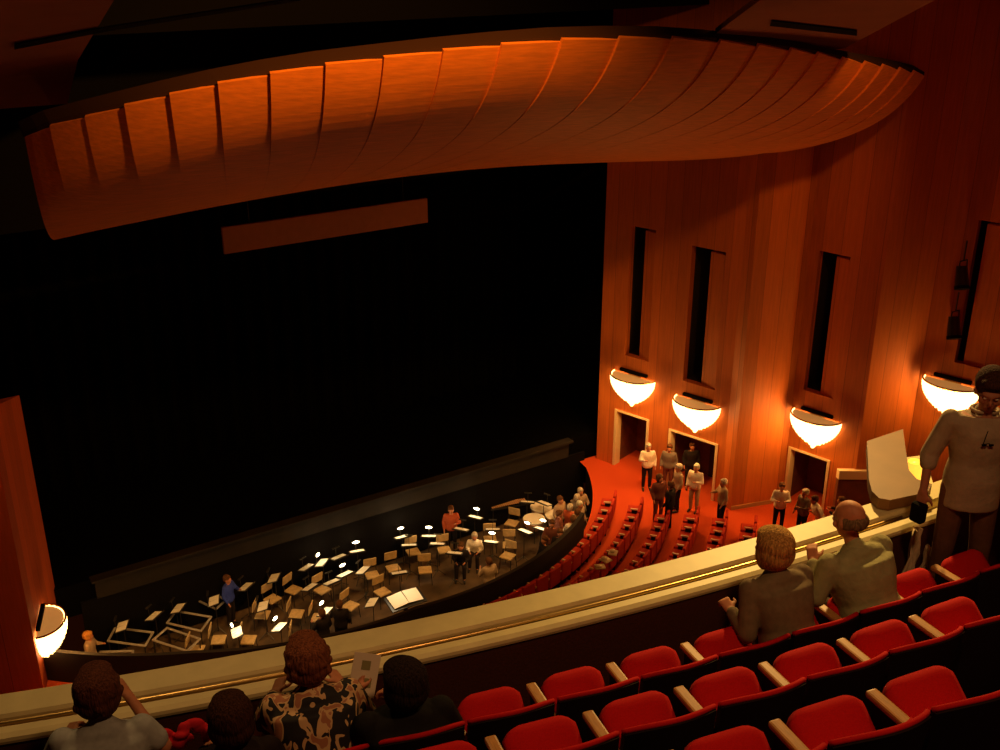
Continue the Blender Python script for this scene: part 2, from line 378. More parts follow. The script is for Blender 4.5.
# ---- wooden canopy over the proscenium: overlapping bent panels
lip = [(25, 138), (50, 127), (85, 118), (125, 108), (170, 97), (218, 86), (270, 76), (325, 67), (383, 60), (442, 53), (500, 47), (560, 42),
       (617, 40), (670, 40), (717, 43), (755, 47), (788, 51), (815, 55), (840, 60), (862, 64), (880, 67), (897, 70), (911, 73), (925, 76)]
NP = len(lip)-1
def canopy_curve(i, t, push=0.):
    u = i/NP; k = int(min(i, NP-1)); fr_ = i-k
    px = lip[k][0]*(1-fr_)+lip[min(k+1, NP)][0]*fr_; py = lip[k][1]*(1-fr_)+lip[min(k+1, NP)][1]*fr_
    Y = 22.0-2.6*math.sin(PI*u)**.8-3.2*u
    P0 = aty(px, py, Y)
    P3 = Vector((4.95+17.15*min(1, (u**.9)), 28.25, 10.75+.35*math.sin(PI*u)))
    d = (P3-P0); dh = Vector((d.x, d.y, 0))
    P1 = P0+dh*.08+Vector((0, 0, -1.6)); P2 = P0+dh*.24+Vector((0, 0, -2.65))
    v = P0*(1-t)**3+P1*3*t*(1-t)**2+P2*3*t*t*(1-t)+P3*t**3
    if push: v = v+Vector((-dh.x, -dh.y, 0)).normalized()*push*(1-t)**.5+Vector((0, 0, push*.5*(1-t)))
    return v
cr = tag(empty('acoustic_canopy', (12.75, 28.0, 10.8)), 'large curved orange wooden canopy of overlapping panels above the stage opening', 'canopy')
CI = Matrix.Translation((-12.75, -28.0, -10.8))
T = 26
for k in range(NP):
    bm = BM(); g = []
    for j in range(T+1):
        t = (j/T); row = []
        for q in range(5):
            f = q/4.; push = (.11 if k > 2 else .05)*(1-f)
            row.append(canopy_curve(k+f+(.0 if q < 4 else .06 if k < NP-1 else 0), t, push))
        g.append(row)
    fr_v = [[bm.verts.new(v) for v in row] for row in g]
    # rear skin, a few centimetres behind the face
    def back(row, j):
        a = g[min(j+1, T)][2]-g[max(j-1, 0)][2]; b = g[j][4]-g[j][0]; nn = a.cross(b).normalized()
        if nn.y < 0: nn = -nn
        return [bm.verts.new(v+nn*.07) for v in row]
    bk = [back(row, j) for j, row in enumerate(g)]
    for j in range(T):
        for q in range(4):
            bm.faces.new((fr_v[j][q], fr_v[j][q+1], fr_v[j+1][q+1], fr_v[j+1][q])); bm.faces.new((bk[j][q], bk[j+1][q], bk[j+1][q+1], bk[j][q+1]))
        bm.faces.new((fr_v[j][0], fr_v[j+1][0], bk[j+1][0], bk[j][0])); bm.faces.new((fr_v[j][4], bk[j][4], bk[j+1][4], fr_v[j+1][4]))
    for q in range(4):
        bm.faces.new((fr_v[0][q], bk[0][q], bk[0][q+1], fr_v[0][q+1])); bm.faces.new((fr_v[T][q], fr_v[T][q+1], bk[T][q+1], bk[T][q]))
    xf(bm.verts, CI); obj('canopy_panel', bm, wood_c, cr)
bm = BM(); pr = []
for i in range(NP*2+1):
    a = canopy_curve(i/2, 0); b = canopy_curve(i/2, .0)+Vector((.0, .45, .12))
    pr.append([bm.verts.new(a+Vector((0, .03, -.05))), bm.verts.new(a+Vector((0, .03, .10))), bm.verts.new(b+Vector((0, 0, .12))), bm.verts.new(b)])
for i in range(NP*2):
    for j in range(4): bm.faces.new((pr[i][j], pr[i][(j+1) % 4], pr[i+1][(j+1) % 4], pr[i+1][j]))
bm.faces.new(pr[0][::-1]); bm.faces.new(pr[-1])
xf(bm.verts, CI); obj('top_rim', bm, mat('canopy rim', (.03, .008, .004), .9), cr)

# ================================================================== SCONCES
def sconce(loc, rz, label, R=.82, name='wall_sconce', e=118):
    root = tag(empty(name, loc, rz), label, 'wall light', 'crystal basket sconces along the side walls')
    # local: wall plane y=0, hall towards -y
    bm = BM(); tiers = 11
    for t in range(tiers):
        f = t/(tiers-1); rr = R*(1-.84*f**2.0); z = -.02-.88*f; nb = max(4, int(PI*rr/.085))
        for i in range(nb+1):
            a = PI*i/nb; ball(bm, (rr*math.cos(a), -rr*.82*math.sin(a)-.03, z-.03*(i % 2)), (.042, .042, .082), 6, 4)
    obj('crystal_strands', bm, crystal, root, True)
    bm = BM(); ball(bm, (0, -.08, -1.0), (.08, .07, .10), 8, 6); obj('bottom_drop', bm, crystal, root, True)
    bm = BM(); prev = None
    for i in range(24):
        a0 = PI*i/24; a1 = PI*(i+1)/24
        cone(bm, (R*1.03*math.cos(a0), -R*.86*math.sin(a0)-.02, .05), (R*1.03*math.cos(a1), -R*.86*math.sin(a1)-.02, .05), .028, .028, 6)
    obj('brass_rim', bm, brass, root)
    # shallow dish that closes the basket just under the rim
    bm = BM(); c0 = bm.verts.new((0, -.25, -.03)); ring = [bm.verts.new((R*.97*math.cos(PI*i/24), -R*.80*math.sin(PI*i/24)-.02, .02)) for i in range(25)]
    for i in range(24): bm.faces.new((c0, ring[i], ring[i+1]))
    bm.faces.new((c0, ring[24], ring[0]))
    obj('dish', bm, mat('frosted dish', (.55, .38, .2), .5, emit=(1, .42, .10), es=.32), root)
    bm = BM(); box(bm, (0, -.012, -.4), (.5, .02, .9), bev=.005); obj('back_plate', bm, brass, root)
    bm = BM(); box(bm, (0, -.06, .16), (1.1, .1, .1), bev=.01); obj('top_bracket', bm, black, root)
    l = bpy.data.lights.new('sconce_glow', 'POINT'); l.energy = e; l.color = WARM; l.shadow_soft_size = .08
    lo = bpy.data.objects.new('sconce_glow', l); COL.objects.link(lo); lo.parent = root; lo.location = (0, -R*1.04, -.20)
    return root
def place_sconce(fr, s, z, label, **k):
    p, d, nn = fr; v = p+d*s
    return sconce((v.x, v.y, z), math.atan2(d.y, d.x), label, **k)
place_sconce(frames[0], 1.45, 3.62, 'glowing crystal basket sconce above the doorway nearest the stage')
place_sconce(frames[0], 3.98, 3.40, 'glowing crystal basket sconce above the second doorway from the stage')
place_sconce(frames[1], .92, 3.45, 'glowing crystal basket sconce above the third doorway, beside the side balcony ledge')
place_sconce(frames[2], 1.0, 5.35, 'glowing crystal basket sconce behind the standing man in a white shirt')
# the left one
lp = aty(34, 612, 26.0)
sc = sconce((2.56, 25.6, lp.z-.10), math.atan2(3.4, 1.1), 'glowing crystal basket sconce on the left wall beyond the balcony rail', R=.72, e=60)
# spotlights in the fourth slot
def spot_fixture(px, py, s, label):
    P = pt(frames[2], s, .12, 0); d = ray(px, py); t = P.y/d.y; P = _C+d*t
    root = tag(empty('stage_spotlight', P), label, 'spotlight', 'black spotlights in the wall slot')
    bm = BM(); cone(bm, (0, .05, .25), (-.1, -.12, -.28), .15, .2, 14); obj('housing', bm, metalk, root)
    bm = BM(); cone(bm, (-.1, -.12, -.28), (-.12, -.155, -.36), .21, .21, 14, True); obj('lens_hood', bm, black, root)
    bm = BM()
    for s_ in (-1, 1): cone(bm, (s_*.2, 0, 0), (s_*.16, .02, .42), .02, .02, 6)
    cone(bm, (-.16, .02, .42), (.16, .02, .42), .02, .02, 6); cone(bm, (0, .02, .42), (0, .02, 1.0), .022, .022, 6); obj('yoke', bm, metalk, root)
spot_fixture(962, 275, 1.0, 'upper black spotlight hanging in the rightmost wall slot')
spot_fixture(954, 325, .9, 'lower black spotlight hanging in the rightmost wall slot')

# ================================================================== BALCONY
O = (8.45, 30.9); F1 = 13.25; FL = [13.25, 13.63, 14.03, 14.45, 14.87]; RT = [27.2, 27.95, 28.74, 29.53, 30.32]
STEP = 1.085
bm = BM(); arc_sweep(bm, O, [(26.30, 12.2), (26.30, F1), (26.28, 13.80), (26.70, 13.55), (26.70, 12.2)], -32, 6, 90); 
bm.free(); bm = BM()
arc_sweep(bm, O, [(26.28, 12.0), (26.28, 13.83), (26.30, 13.85), (26.485, 13.85), (26.50, 13.83), (26.50, 12.0)], -32, 6, 100)
rail_o = tag(empty('balcony_rail', (O[0], O[1]-26.5, F1)), 'cream balcony rail curving across in front of the seated spectators', 'railing')
def rel(bm): xf(bm.verts, Matrix.Translation(-rail_o.location)); return bm
obj('outer_ledge', rel(bm), cream, rail_o)
bm = BM(); arc_sweep(bm, O, [(26.50, 12.0), (26.50, 13.78), (26.58, 13.78), (26.58, 12.0)], -32, 6, 100); obj('groove', rel(bm), mat('groove brown', (.34, .22, .10), .6), rail_o)
bm = BM(); arc_sweep(bm, O, [(26.58, 12.0), (26.58, 13.835), (26.60, 13.85), (26.655, 13.85), (26.685, 13.835), (26.69, 13.815), (26.685, 13.795), (26.66, 13.785), (26.65, 12.0)], -32, 6, 100); obj('inner_nosing', rel(bm), cream, rail_o)
bm = BM(); arc_sweep(bm, O, [(26.65, 12.0), (26.65, 13.78), (26.672, 13.78), (26.672, 12.0)], -32, 6, 100); obj('inner_wall', rel(bm), brownwall, rail_o)
bm = BM(); arc_sweep(bm, O, [(26.54+.016*math.cos(a), 13.825+.016*math.sin(a)) for a in [i*PI/4 for i in range(8)]], -32, -4.3, 100); obj('brass_handrail', rel(bm), mat('low glint brass', (.62, .40, .14), .33, 1), rail_o, True)  # brass darkened and roughened to hold back its highlight
random.seed(11)
for k in range(26):
    a = -30+k*1.0+random.uniform(-.2, .2)
    bm = BM(); x, y = pol(O, 26.54, a); box(bm, (x, y, 13.797), (.07, .05, .034), Euler((0, 0, math.radians(a)))); obj('rail_bracket', rel(bm), metalk, rail_o)
# stepped floor
for k in range(5):
    bm = BM(); r0 = 26.66 if k == 0 else RT[k]-.18; r1 = RT[k+1]-.18 if k < 4 else 34
    arc_sweep(bm, O, [(r0, FL[k]-.6), (r1, FL[k]-.6), (r1, FL[k]), (r0, FL[k])], -34, 8, 80)
    tag(obj('floor_balcony_%d' % (k+1), bm, darkcar), kind='structure')
# side balcony ledge at the end of the rail
poly = [atz(x, y, 13.95) for x, y in [(867, 441), (903, 429), (906, 452), (909, 470), (917, 479), (932, 484), (928, 492), (890, 500), (879, 498), (872, 491), (869, 480)]]
bm = BM(); prism(bm, [(v.x, v.y) for v in poly], 13.86, 13.95)
o = obj('side_ledge', bm, mat('ledge plaster', (.21, .10, .035), .55, noise=.1, nscale=4)); 
me = o.data
tag(o, 'wide pale side ledge with rounded corners just beyond the right end of the rail', 'ledge')
# yellow lamp standing beyond the ledge
P = atz(914, 474, 13.6)
root = tag(empty('yellow_lamp', (P.x, P.y, 13.45)), 'small glowing yellow lamp beside the pale side ledge', 'lamp')
bm = BM(); cone(bm, (0, 0, .02), (0, 0, .10), .07, .035, 12); obj('base', bm, brass, root)
bm = BM(); cone(bm, (0, 0, .10), (0, 0, .27), .085, .065, 16, False); ball(bm, (0, 0, .19), (.07, .07, .08)); obj('glass_shade', bm, mat('amber glass', (1, .6, .1), .4, emit=(1, .42, .04), es=1.6), root, True)
light('amber_glow', 'POINT', (P.x, P.y, 14.0), .6, (1, .5, .08), .06)
bm = BM(); q = [atz(x, y, 13.45) for x, y in [(900, 458), (925, 455), (935, 490), (905, 492)]]
prism(bm, [(v.x, v.y) for v in q], 13.35, 13.45); tag(obj('trim_lamp_shelf', bm, cream), kind='structure')

# ---- balcony seats
def cushion_mesh(w, h, t):
    """padded seat pan: rounded front corners, domed face; lies in X-Y, normal +Z"""
    bm = BM(); n = 12; rows = []
    top = []; bot = []
    for j in range(n+1):
        v = j/n; y = h*v; a = []
        for i in range(n+1):
            u = -1+2*i/n
            edge = 1-.10*(1-math.sqrt(max(0, 1-max(0, (v-.86)/.14)**2)))*1.6-.05*v
            x = w/2*u*edge
            yy = y-.022*max(0, (abs(u)-.6)/.4)**2*v
            dome = t*(1-abs(u)**4)*(1-(abs(2*v-1))**5)
            a.append(((x, yy, .012+dome)))
        top.append([bm.verts.new(p) for p in a]); bot.append([bm.verts.new((p[0], p[1], -.05)) for p in a])
    for j in range(n):
        for i in range(n):
            bm.faces.new((top[j][i], top[j][i+1], top[j+1][i+1], top[j+1][i])); bm.faces.new((bot[j][i], bot[j+1][i], bot[j+1][i+1], bot[j][i+1]))
    for i in range(n):
        bm.faces.new((top[0][i], bot[0][i], bot[0][i+1], top[0][i+1])); bm.faces.new((top[n][i], top[n][i+1], bot[n][i+1], bot[n][i]))
        bm.faces.new((top[i][0], top[i+1][0], bot[i+1][0], bot[i][0])); bm.faces.new((top[i][n], bot[i][n], bot[i+1][n], top[i+1][n]))
    return bm
def back_profile(w, n=28, push=0., z0=.34, zt=.86, out=0):
    pts = []
    for i in range(n+1):
        u = -1+2*i/n; x = w/2*u
        y = .10*abs(u)**2.2      # sides wrap forward
        crown = zt-.075*abs(u)**2.6
        pts.append((x, y, crown))
    return pts
def make_seat(W):
    """origin on the floor under the back; +Y is towards the stage"""
    root = empty('theatre_chair', (0, 0, 0))
    w = W-.03
    # back shell (black, facing the row behind) and red padded front
    def curved(y0, y1, z0, dz, n=28, ww=w):
        bm = BM(); cols = []
        for (x, y, zt) in back_profile(ww, n):
            lean = .05
            c_ = [bm.verts.new((x, y+y0+(lean if 1 else 0), z0)), bm.verts.new((x, y+y0, zt+dz)), bm.verts.new((x, y+y1, zt+dz)), bm.verts.new((x, y+y1+lean, z0))]
            cols.append(c_)
        for i in range(n):
            for j in range(4): bm.faces.new((cols[i][j], cols[i][(j+1) % 4], cols[i+1][(j+1) % 4], cols[i+1][j]))
        bm.faces.new(cols[0][::-1]); bm.faces.new(cols[-1]); return bm
    obj('back_shell', curved(-.035, .0, .18, 0), shell, root, False)
    obj('backrest', curved(.002, .06, .40, -.07, ww=w-.03), velvet, root, False)
    bm = BM(); pr = back_profile(w)
    tube(bm, [(x, y-.01, z+.004) for x, y, z in pr], .014); obj('piping', bm, velvet, root, True)
    bm = cushion_mesh(W-.135, .38, .03)
    xf(bm.verts, Matrix.Translation((-.018, .15, .42)) @ Euler((math.radians(42), 0, 0)).to_matrix().to_4x4())
    obj('seat_cushion', bm, velvet, root, True)
    bm = BM(); cone(bm, (-w/2+.05, .15, .42), (w/2-.05, .15, .42), .022, .022, 8); obj('hinge_bar', bm, metalk, root)
    return root
def make_arm():
    root = empty('seat_arm', (0, 0, 0)); return root
def add_arm(root, x):
    bm = BM(); box(bm, (x, .275, .635), (.062, .33, .035), bev=.012); a = obj('armrest', bm, armw, root)
    bm = BM(); box(bm, (x, .26, .31), (.04, .28, .612), bev=.008); obj('side_panel', bm, shell, root)
Wd = 27.6*math.radians(STEP)
protos = {}
for k in range(3):
    W = (RT[k]+.43)*math.radians(STEP); s = make_seat(W); add_arm(s, -W/2); protos[k] = s
occupied = {0: {-6: 'p5', -5: 'p6', -4: 'p7', -3: 'p8', 3: 'p1', 4: 'p2'}}
# seat j spans arms at -10.6+STEP*(j-1 .. j): centre angle
def cen(j): return -10.6+STEP*(j-.5)+STEP*0
ordn = ['zero', 'first', 'second', 'third', 'fourth', 'fifth', 'sixth', 'seventh', 'eighth', 'ninth', 'tenth', 'eleventh', 'twelfth', 'thirteenth', 'fourteenth', 'fifteenth', 'sixteenth']
rown = ['front', 'second', 'third']
first = {0: True, 1: True, 2: True}
people_names = {-6: 'under the woman in the pale blue top', -5: 'under the dark-haired person beside the red cloth', -4: 'under the woman in the patterned blouse',
                -3: 'under the reader in black', 3: 'under the woman with the short bob', 4: 'under the bald man in the olive shirt'}
for k, (j0, j1) in enumerate([(-7, 8), (-5, 7), (-2, 6)]):
    cnt = 0
    for j in range(j0, j1+1):
        a = cen(j); x, y = pol(O, RT[k]+.44, a)
        px, py = proj((x, y, FL[k]+.85))
        if px < -60 or px > 1060 or py > 790: continue
        s = protos[k] if first[k] else copy_tree(protos[k]); first[k] = False; cnt += 1
        s.location = (x, y, FL[k]); s.rotation_euler = (0, 0, math.radians(a))
        if k == 0 and j in people_names: lab = 'red front-row balcony seat '+people_names[j]; g = 'occupied front balcony seats'
        elif k == 0 and j < -6: lab = 'red front-row balcony seat at the far left, left of the woman in pale blue'
        elif k == 0 and -3 < j < 3: lab = 'empty red seat in the front balcony row, %s right of the reader in black' % ordn[j+3]
        elif k == 0: lab = 'red seat in the front balcony row, %s right of the bald man' % ordn[j-4]
        else: lab = 'empty red seat in the %s balcony row, %s from its left end in view' % (rown[k], ordn[cnt])
        tag(s, lab, 'seat', 'red seats of the %s balcony row' % rown[k])

# ================================================================== ORCHESTRA SEATS
def make_oseat():
    root = empty('stalls_chair', (0, 0, 0))
    bm = BM(); box(bm, (0, -.02, .55), (.47, .09, .56), bev=.03); obj('backrest', bm, velvet2, root)
    bm = BM(); box(bm, (0, .22, .43), (.44, .40, .11), bev=.03); obj('seat_cushion', bm, velvet2, root)
    bm = BM(); box(bm, (-.265, .14, .60), (.055, .34, .05), bev=.008); obj('armrest', bm, capw, root)
    bm = BM(); box(bm, (-.265, .14, .29), (.035, .26, .57)); box(bm, (0, .1, .18), (.36, .06, .34)); obj('stand', bm, shell, root)
    return root
os0 = make_oseat(); used = False
orow = ['front', 'second', 'third', 'fourth', 'fifth', 'sixth', 'seventh']
ends = [46, 44.5, 42.5, 43.5, 43.5, 43]
white = []
for r in range(6):
    R = 10.05+.9*r; da = math.degrees(.56/R); a = ends[r]; k = 0
    while a > (-25 if r else -9):
        x, y = pol(PO, R, a); px, py = proj((x, y, .8))
        # stop where the balcony rail hides the row
        lim = 693-.1656*px if px < 320 else 640-(px-320)*.2222 if px < 500 else 600-(px-500)*.2667
        if py < lim+14 and px > 330:
            s = copy_tree(os0) if used else os0; used = True
            s.location = (x, y, .002); s.rotation_euler = (0, 0, math.radians(a))
            tag(s, 'small red seat in the %s orchestra row out from the pit' % orow[r], 'seat', 'red seats of the %s orchestra row' % orow[r])
        a -= da; k += 1
# pale coats/programmes over the third-row seats
for i, (px, py) in enumerate([(613, 553), (606, 560), (600, 567)]):
    P = atz(px, py, .84); bm = BM(); box(bm, (0, 0, 0), (.30, .26, .03), bev=.012); ball(bm, (.05, .02, .03), (.11, .09, .04), 8, 6)
    o = obj('folded_cloth', bm, mat('pale cloth', (.75, .6, .42), .9), loc=(P.x, P.y, .85)); o.rotation_euler = (0, 0, .7+i)
    tag(o, 'pale folded cloth on the back of a red orchestra seat', 'cloth', 'pale cloths on orchestra seats')

# ================================================================== PIT
def pp(px, py, z=PITZ): return atz(px, py, z)
COND = pp(405, 600, PITZ)
def face_to(x, y, tx=None, ty=None):
    tx = 12.75 if tx is None else tx; ty = 22.6 if ty is None else ty
    return math.atan2(ty-y, tx-x)-PI/2
def make_chair():
    root = empty('orchestra_chair', (0, 0, 0))
    bm = BM(); box(bm, (0, .02, .46), (.42, .40, .05), bev=.02); obj('seat', bm, chairtan, root)
    bm = BM(); box(bm, (0, -.20, .80), (.42, .035, .30), Euler((math.radians(-8), 0, 0)), bev=.015); obj('backrest', bm, chairtan, root)
    for sx in (-1, 1):
        for sy in (-1, 1):
            bm = BM(); cone(bm, (sx*.19, sy*.17, .44), (sx*.21, sy*.21, 0), .014, .012, 6); obj('leg', bm, metalk, root)
        bm = BM(); cone(bm, (sx*.19, -.17, .44), (sx*.19, -.21, .70), .013, .013, 6); obj('back_post', bm, metalk, root)
    return root
def make_stand(lamp):
    root = empty('music_stand', (0, 0, 0))
    bm = BM(); cone(bm, (0, 0, .1), (0, 0, 1.05), .014, .012, 8); obj('pole', bm, metalk, root)
    for i in range(3):
        a = i*2*PI/3; bm = BM(); cone(bm, (0, 0, .2), (.26*math.cos(a), .26*math.sin(a), .012), .011, .011, 6); obj('leg', bm, metalk, root)
    R_ = Euler((math.radians(-16), 0, 0))
    bm = BM(); box(bm, (0, .04, 1.12), (.52, .34, .012), R_); box(bm, (0, -.125, 1.185), (.52, .012, .05)); obj('desk', bm, metalk, root)
    bm = BM(); box(bm, (-.115, .035, 1.14), (.22, .30, .006), Euler((math.radians(-16), 0, .04))); box(bm, (.115, .035, 1.14), (.22, .30, .006), Euler((math.radians(-16), 0, -.04)))
    obj('sheet_music', bm, paper, root)
    bm = BM(); cone(bm, (0, .20, 1.09), (0, .22, 1.40), .008, .008, 6); box(bm, (0, .19, 1.41), (.26, .06, .03), bev=.01); s = obj('stand_light', bm, metalk, root)
    if lamp:
        bm = BM(); ball(bm, (0, .16, 1.395), (.11, .045, .035), 10, 6); obj('bulb', bm, bulbm, s, True)
    return root
def relax(P, lst, dmin, iters=40, keep=True, rim=None):
    for it in range(iters):
        mv = False
        for q in lst:
            d = Vector((P.x-q[0], P.y-q[1]))
            if d.length < dmin:
                if d.length < .01: d = Vector((.7, .7))
                k = d.normalized()*(dmin-d.length+.01); P.x += k.x; P.y += k.y; mv = True
        if rim:
            v = Vector((P.x-PO[0], P.y-PO[1])); 
            if v.length > rim: v = v.normalized()*rim; P.x = PO[0]+v.x; P.y = PO[1]+v.y
            P.y = min(P.y, 27.5)
        if not mv: break
    lst.append((P.x, P.y)); return P
PITPOS = {}
pit_pixels = [(220, 570, 1.6), (88, 636, 1.6), (489, 562, 1.6), (322, 614, 1.6), (338, 606, 1.6), (432, 494, 1.6), (461, 543, 1.2), (475, 533, 1.2)]
crowd_pixels = [(560, 500), (570, 508), (577, 498), (588, 503), (592, 492), (573, 520), (583, 518), (563, 514), (552, 524), (545, 540), (560, 533)]
pfix = []
for px, py, h in pit_pixels: PITPOS[(px, py)] = relax(pp(px, py, PITZ+h), pfix, .6)
for px, py in crowd_pixels: PITPOS[(px, py)] = relax(pp(px, py, PITZ+1.6), pfix, .56, 400, rim=PR-.42)
drums = [pp(x, y, PITZ+.75) for x, y in [(541, 508), (556, 516), (534, 520)]]
chairs = [(204, 582), (250, 576), (237, 600), (272, 599), (293, 590), (316, 580), (331, 576), (341, 564), (335, 551), (363, 564), (386, 555), (393, 568), (296, 614), (248, 640), (298, 638),
          (382, 592), (218, 640), (350, 606), (445, 517), (466, 519), (491, 519), (512, 523), (490, 539), (509, 545), (424, 530), (446, 538), (444, 550), (413, 552), (425, 570), (508, 556),
          (463, 556), (228, 612), (265, 580), (280, 570), (305, 566), (322, 590), (300, 596), (372, 575), (408, 536), (430, 543), (470, 532), (530, 531), (440, 572), (456, 566), (262, 615), (196, 650), (318, 618)]
c0 = make_chair(); st1 = make_stand(True); st0 = make_stand(False); uc = us1 = us0 = False
placed = []
for i, (px, py) in enumerate(chairs):
    P = pp(px, py, PITZ+.45)
    if any((P.x-a)**2+(P.y-b)**2 < .62**2 for a, b in pfix) or any((P.x-v.x)**2+(P.y-v.y)**2 < .7**2 for v in drums): continue
    if any((P.x-a)**2+(P.y-b)**2 < .50**2 for a, b in placed): continue
    if P.y > 27.6: continue
    placed.append((P.x, P.y))
    s = copy_tree(c0) if uc else c0; uc = True
    s.location = (P.x, P.y, PITZ); s.rotation_euler = (0, 0, face_to(P.x, P.y)+random.uniform(-.3, .3))
    reg = 'left part of the pit, right of the metal frames' if px < 290 else 'middle of the pit, behind the conductor desk' if px < 400 else 'right part of the pit, in front of the bass drum'
    tag(s, 'tan orchestra chair in the '+reg, 'chair', 'tan orchestra chairs, '+reg.split(',')[0])
stands = [(230, 580, 0), (215, 600, 0), (239, 630, 2), (282, 626, 2), (328, 612, 1), (269, 576, 0), (304, 565, 0), (319, 558, 1), (331, 554, 0), (353, 547, 1), (395, 530, 2), (262, 600, 0), (311, 587, 0), (336, 583, 0),
          (346, 574, 1), (360, 573, 0), (373, 602, 0), (397, 573, 0), (434, 534, 2), (456, 530, 0), (482, 519, 1), (500, 525, 0), (520, 530, 1), (491, 542, 1), (543, 534, 1), (397, 548, 0), (527, 508, 0), (557, 510, 0), (116, 612, 0), (150, 607, 0), (177, 604, 0), (418, 548, 0), (455, 552, 0)]
mus_lights = []
for i, (px, py, l) in enumerate(stands):
    P = pp(px, py, PITZ+1.15)
    if i == 0: placed += pfix+[(v.x, v.y) for v in drums]
    relax(P, placed, .56, 20, rim=PR+.9)
    if l: s = copy_tree(st1) if us1 else st1; us1 = True
    else: s = copy_tree(st0) if us0 else st0; us0 = True
    s.location = (P.x, P.y, PITZ); s.rotation_euler = (0, 0, face_to(P.x, P.y)+PI+random.uniform(-.4, .4))
    kind = 'with its lamp lit' if l else 'with its lamp off'
    reg = 'left' if px < 290 else 'middle' if px < 420 else 'right'
    tag(s, 'music stand holding pale sheets, %s, in the %s of the pit' % (kind, reg), 'music stand', 'music stands %s, %s of the pit' % (kind, reg))
    if l:
        e = 9 if l == 2 else 5
        q = light('stand_glow', 'POINT', (P.x, P.y, PITZ+1.50), e, (1, .72, .38), .05)
# conductor desk with the open lit score
P = pp(405, 593, PITZ+1.5)
root = tag(empty('conductor_desk', (P.x, P.y, PITZ), .0), 'wide conductor desk at the pit rail with a bright open score on it', 'music stand')
bm = BM(); box(bm, (0, 0, .62), (.1, .1, 1.2), bev=.01); box(bm, (0, 0, .05), (.6, .5, .1), bev=.01); obj('pedestal', bm, metalk, root)
bm = BM(); box(bm, (0, 0, 1.27), (1.15, .62, .04), Euler((math.radians(14), 0, 0)), bev=.01); obj('desk_top', bm, metalk, root)
sc_root = tag(empty('open_score', (P.x, P.y, PITZ+1.31), .0), 'bright open score lying on the conductor desk', 'book')
for s_ in (-1, 1):
    bm = BM(); box(bm, (s_*.245, 0, .03), (.47, .5, .02), Euler((math.radians(14), s_*.10, 0))); obj('page', bm, paper, sc_root)
light('score_light', 'SPOT', (P.x, P.y+.3, PITZ+2.5), 40, (1, .8, .5), .05, (P.x, P.y, PITZ+1.3), 62, .4)
bm = BM(); box(bm, (P.x, P.y+.1-.9, PITZ+.11), (1.5, 1.0, .2), bev=.02); tag(obj('podium', bm, mat('podium', (.10, .05, .03), .8)), 'low dark podium block behind the conductor desk', 'podium')
# empty metal frames on the left
frs = [([(115, 628), (153, 632.5), (145, 646), (108, 641)], 'leftmost of the high-set ones'), ([(176, 611), (211, 617), (201, 631), (167, 623)], 'beside the large white sheets'),
       ([(167, 628), (200, 639), (187, 651), (153, 640)], 'between the two smaller ones'), ([(142, 657), (183, 654), (180, 672), (140, 676)], 'closest to the balcony rail'), ([(100, 652), (133, 651), (131, 668), (98, 668)], 'next to the orange-haired person'),
       ([(192, 598), (203, 588), (226, 600), (216, 609)], 'farthest from the rail')]
for q, lab in frs:
    cs = [pp(x, y, PITZ+.8) for x, y in q]; c = sum(cs, Vector())/4
    root = tag(empty('metal_frame_table', (c.x, c.y, PITZ)), 'empty pale metal table frame in the left of the pit, '+lab, 'frame', 'empty metal frames in the pit')
    L = [Vector((v.x-c.x, v.y-c.y, .8)) for v in cs]
    bm = BM()
    for i in range(4): cone(bm, L[i], L[(i+1) % 4], .034, .034, 8)
    for v in L: ball(bm, v, .036, 8, 6)
    obj('top_frame', bm, metalg, root)
    for v in L: bm = BM(); cone(bm, v*.98+Vector((0, 0, .016)), (v.x*.95, v.y*.95, 0), .018, .016, 6); obj('leg', bm, metalk, root)
# bass drum
P = pp(461, 497, PITZ+.95)
root = tag(empty('bass_drum', (P.x, P.y, PITZ), face_to(P.x, P.y)-.55), 'large bass drum with red shell and white hoops at the back of the pit', 'drum')
bm = BM(); cone(bm, (0, -.20, .92), (0, .20, .92), .44, .44, 32, False); obj('shell', bm, mat('drum red', (.55, .05, .03), .4), root, True)
for s_ in (-1, 1):
    bm = BM(); cone(bm, (0, s_*.20, .92), (0, s_*.255, .92), .465, .465, 32); h_ = obj('hoop', bm, mat('drum hoop', (.85, .72, .5), .4), root)
    bm = BM(); cone(bm, (0, s_*.256, .92), (0, s_*.262, .92), .42, .42, 32); obj('drum_head', bm, mat('drum skin', (.9, .8, .62), .6), h_)
    bm = BM(); cone(bm, (-.3, s_*.15, .62), (.34, s_*.25, .01), .02, .02, 6); cone(bm, (.3, s_*.15, .62), (-.34, s_*.25, .01), .02, .02, 6); obj('cradle_legs', bm, metalk, root)
